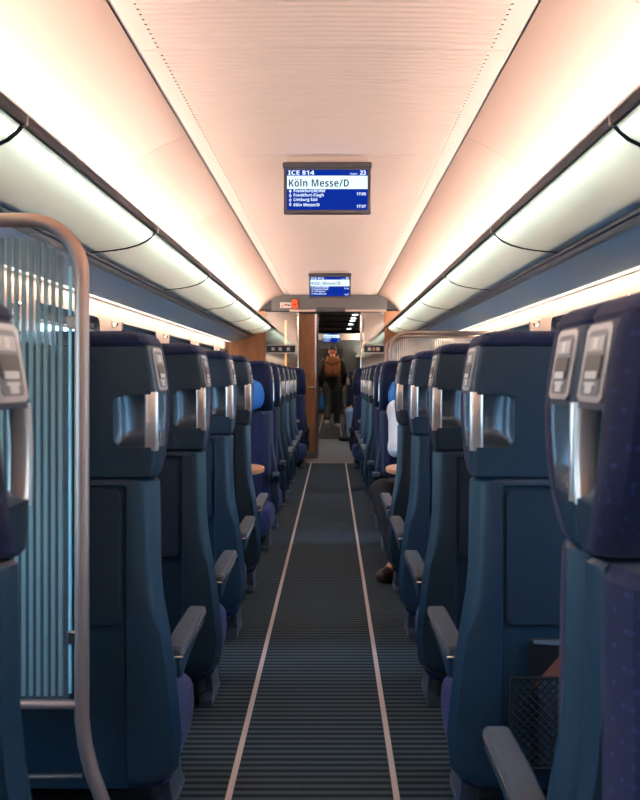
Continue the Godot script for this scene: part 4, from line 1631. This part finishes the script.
	for q in [[0.0, 0.1, 0.16], [0.02, 0.12, 0.2], [0.2, 0.11, 0.2], [0.3, 0.07, 0.18], [0.36, 0.03, 0.16]]:
		rr.append(MB.ring_y(MB.rrect(q[1], q[2], q[1] * 0.4), Vector3.ZERO, q[0]))
	m.loft(rr)
	part("bag_body", m.mesh(50.0), M.bluebag, bg)
	m = MB.new()
	m.tube([Vector3(0, 0.35, -0.06), Vector3(0, 0.41, -0.04), Vector3(0, 0.43, -0.02), Vector3(0, 0.41, 0.02), Vector3(0, 0.35, 0.06)], 0.006, 6)
	part("bag_handle", m.mesh(), M.bluebag, bg)

func waiting_person() -> void:
	# on a folding seat in the passage, mostly hidden by the last right-hand seat
	var at := Vector3(0.42, 0, -18.6)
	var o := thing("person", "distant person in pale jeans sitting beside the passage behind the last right-hand seat", "person", at)
	var b := Body.new()
	var pel := Vector3(0.08, 0.5, 0)
	var hd := Vector3(0.04, 1.16, 0)
	b.chain([pel, Vector3(0.1, 0.68, 0), Vector3(0.09, 0.88, 0), Vector3(0.07, 0.98, 0)], [0.125, 0.12, 0.13, 0.09])
	b.chain([Vector3(0.06, 0.98, 0), Vector3(0.05, 1.05, 0), hd], [0.06, 0.055, 0.055])
	for s in [-1, 1]:
		var k := Vector3(-0.12, 0.5, s * 0.12)
		b.chain([pel + Vector3(0, 0, s * 0.08), k, Vector3(-0.12, 0.1, s * 0.11)], [0.09, 0.062, 0.042])
		b.bone(Vector3(-0.12, 0.08, s * 0.11), Vector3(-0.26, 0.04, s * 0.12), 0.035, 0.028)
		b.chain([Vector3(0.07, 0.93, s * 0.17), Vector3(0.08, 0.68, s * 0.2), Vector3(-0.06, 0.6, s * 0.1)], [0.055, 0.044, 0.03])
	var m := body_mesh(b, 0.02, 0.03)
	var hb := Body.new()
	head(hb, hd, Vector3(-1, 0, 0))
	hb.into(m, 0.009, 0.02)
	for s in [-1, 1]:
		var hn := Body.new()
		hand(hn, Vector3(-0.06, 0.6, s * 0.1), Vector3(-0.9, -0.2, 0).normalized(), Vector3(0, -1, 0))
		hn.into(m, 0.0065, 0.008)
	part("body", m.mesh(80.0), M.skin, o)
	face(o, hd, Vector3(-1, 0, 0))
	var c := Body.new()
	c.chain([pel + Vector3(0, 0.05, 0), Vector3(0.1, 0.68, 0), Vector3(0.09, 0.88, 0), Vector3(0.07, 0.98, 0)], [0.145, 0.145, 0.15, 0.105])
	for s in [-1, 1]:
		c.chain([Vector3(0.07, 0.93, s * 0.17), Vector3(0.08, 0.68, s * 0.2), Vector3(-0.04, 0.61, s * 0.11)], [0.075, 0.062, 0.048])
	part("jacket", body_mesh(c, 0.02, 0.03).mesh(80.0), M.jacket, o)
	c = Body.new()
	for s in [-1, 1]:
		c.chain([pel + Vector3(0, 0, s * 0.08), Vector3(-0.12, 0.5, s * 0.12), Vector3(-0.12, 0.12, s * 0.11)], [0.11, 0.08, 0.062])
	part("jeans", body_mesh(c, 0.02, 0.03).mesh(80.0), M.denim, o)
	for s in [-1, 1]:
		c = Body.new()
		c.chain([Vector3(-0.1, 0.05, s * 0.11), Vector3(-0.16, 0.045, s * 0.115), Vector3(-0.28, 0.04, s * 0.12)], [0.045, 0.045, 0.036])
		part("shoe", body_mesh(c, 0.015, 0.02).mesh(80.0), M.black, o)
	c = Body.new()
	c.bone(hd + Vector3(0.02, 0.03, 0), hd + Vector3(-0.01, 0.05, 0), 0.085, 0.075)
	part("hair", body_mesh(c, 0.014, 0.02).mesh(80.0), M.hair, o)
	var fs := thing("folding_chair", "dark folding seat under the distant person beside the passage", "seat", Vector3(0.5, 0, -18.6))
	m = MB.new()
	m.box(Vector3(0.03, 0.36, 0), Vector3(0.36, 0.06, 0.42), 0.02)
	part("seat", m.mesh(), M.cloth, fs)
	m = MB.new()
	m.box(Vector3(0.22, 0.64, 0), Vector3(0.06, 0.5, 0.42), 0.02)
	part("backrest", m.mesh(), M.cloth, fs)
	m = MB.new()
	m.box(Vector3(0.1, 0.17, 0), Vector3(0.06, 0.34, 0.3), 0.01)
	part("support", m.mesh(), M.rubber, fs)


func build_outside() -> void:
	var m := MB.new()
	m.box(Vector3(0, -1.6, -12), Vector3(300, 0.2, 300))
	var g := setting("ground")
	var mt := mat(Color.WHITE, 0.95)
	mt.albedo_texture = noise_tex(0.05, Color(0.3, 0.33, 0.3), Color(0.45, 0.46, 0.44), 256, 9)
	mt.uv1_triplanar = true
	mt.uv1_scale = Vector3.ONE * 0.3
	part("ballast", m.mesh(), mt, g)


func _ready() -> void:
	# camera: level, the lens shifted so that the vanishing point sits at (332.5, 376.5) of 640 x 800
	var cam := Camera3D.new()
	cam.name = "camera"
	cam.projection = Camera3D.PROJECTION_FRUSTUM
	cam.near = 0.05
	cam.far = 400.0
	cam.size = 0.05 * 800.0 / F
	cam.frustum_offset = Vector2(-12.5, -23.5) / F * 0.05
	var at := CameraAttributesPhysical.new()
	at.frustum_focal_length = 50.0
	at.frustum_focus_distance = 4.6
	at.exposure_aperture = 9.0
	at.frustum_near = 0.05
	at.frustum_far = 400.0
	cam.attributes = at
	add_child(cam)
	cam.position = Vector3(0, 1.13, 0)
	cam.current = true
	var we := WorldEnvironment.new()
	we.name = "world"
	var e := Environment.new()
	e.background_mode = Environment.BG_SKY
	var sky := Sky.new()
	var sm := ProceduralSkyMaterial.new()
	sm.sky_top_color = Color(0.42, 0.68, 0.9)
	sm.sky_horizon_color = Color(0.76, 0.92, 1.0)
	sm.ground_bottom_color = Color(0.25, 0.27, 0.28)
	sm.ground_horizon_color = Color(0.6, 0.7, 0.75)
	sm.sky_energy_multiplier = 2.5
	sky.sky_material = sm
	e.sky = sky
	e.tonemap_mode = Environment.TONE_MAPPER_LINEAR
	e.tonemap_exposure = 1.58
	e.sdfgi_enabled = true
	e.ssao_enabled = true
	e.ssil_enabled = true
	we.environment = e
	add_child(we)

	make_materials()
	build_floor()
	build_ceiling()
	for s in [-1, 1]:
		build_wall(s)
	build_end()
	build_far_coach()
	build_back()
	build_outside()
	for s in [-1, 1]:
		build_rack(s)

	build_seat_parts()
	var gl := "double seats along the left-hand side"
	var gr := "double seats along the right-hand side"
	double_seat(-1, true, 1.44, "blue double seat at the lower left edge in front of the striped glass screen", gl)
	double_seat(1, true, 1.455, "large dotted blue double seat facing the camera at the right edge", gr, -0.01)
	double_seat(1, false, 1.465, "right-hand double seat standing back to back with the dotted one facing the camera", gr, -0.01)
	var rows := [2.46, 3.39, 4.33, 5.27]
	var nth := ["first", "second", "third", "fourth"]
	for k in 4:
		double_seat(-1, false, rows[k], ["left-hand seat back right behind the striped glass screen, largest of the left row", "second left-hand seat back after the striped glass screen", "third left-hand seat back after the striped glass screen", "fourth left-hand seat back, just before the left-hand table"][k], gl)
		var st := double_seat(1, false, rows[k], ["right-hand seat back with the magazine net, largest of the right row", "second right-hand seat back, next beyond the one with the magazine net", "third right-hand seat back, two beyond the one with the magazine net", "fourth right-hand seat back, just before the person in white"][k], gr)
		if k == 0:
			net_pocket(st)
	double_seat(-1, true, 7.37, "blue seat with a bright blue head pillow beyond the left-hand table", gl, 0.0, true)
	double_seat(1, true, 7.37, "blue seat facing the camera that the person in white sits on", gr, 0.0, true)
	double_seat(-1, true, 8.33, "left-hand seat facing the camera, directly behind the one at the table", gl)
	double_seat(1, true, 8.33, "right-hand seat facing the camera in front of the far striped screen", gr)
	var far := [9.08, 10.0, 10.93, 11.85]
	var far_right := [9.42, 10.28, 11.1, 11.9]
	for k in 4:
		double_seat(-1, false, far[k], "%s of the four distant left-hand seat backs with pale handles" % ["nearest", "second", "third", "last"][k], gl)
		double_seat(1, false, far_right[k], "%s of the four distant right-hand seat backs with pale handles" % ["nearest", "second", "third", "last"][k], gr)
	double_seat(-1, true, 13.55, "last left-hand seat, facing the camera beside the brown door column", gl, 0.07)
	double_seat(1, true, 13.55, "last right-hand seat, facing the camera beside the open passage", gr, 0.06)
	for k in 3:
		double_seat(1, false, 21.9 + k * 1.0, "%s dark seat of the next coach, right of the walking person" % ["nearest", "middle", "farthest"][k], "seats of the next coach")

	luggage_screen(-1, 2.36, "large striped glass screen in a metal tube frame at the left edge")
	luggage_screen(1, 8.47, "nearer striped glass screen above the right-hand seat backs")
	luggage_screen(1, 9.3, "farther striped glass screen just behind the nearer one on the right")
	info_display(5.3, "large blue passenger display hanging nearest under the ceiling")
	info_display(11.0, "smaller blue passenger display hanging before the grey header")
	info_display(25.6, "distant blue passenger display above the walking person's cap")
	table(-1, 6.12, 0.5, "wooden table top at the left between facing seats")
	table(1, 6.12, 0.5, "wooden table top in front of the person in white")
	table(-1, 12.75, 0.3, "distant small wooden table before the last left-hand seat")
	table(1, 12.75, 0.3, "distant small wooden table before the last right-hand seat")
	magazines(CX + 0.6, -2.46 + 0.012)
	seated_man()
	walking_man()
	waiting_person()
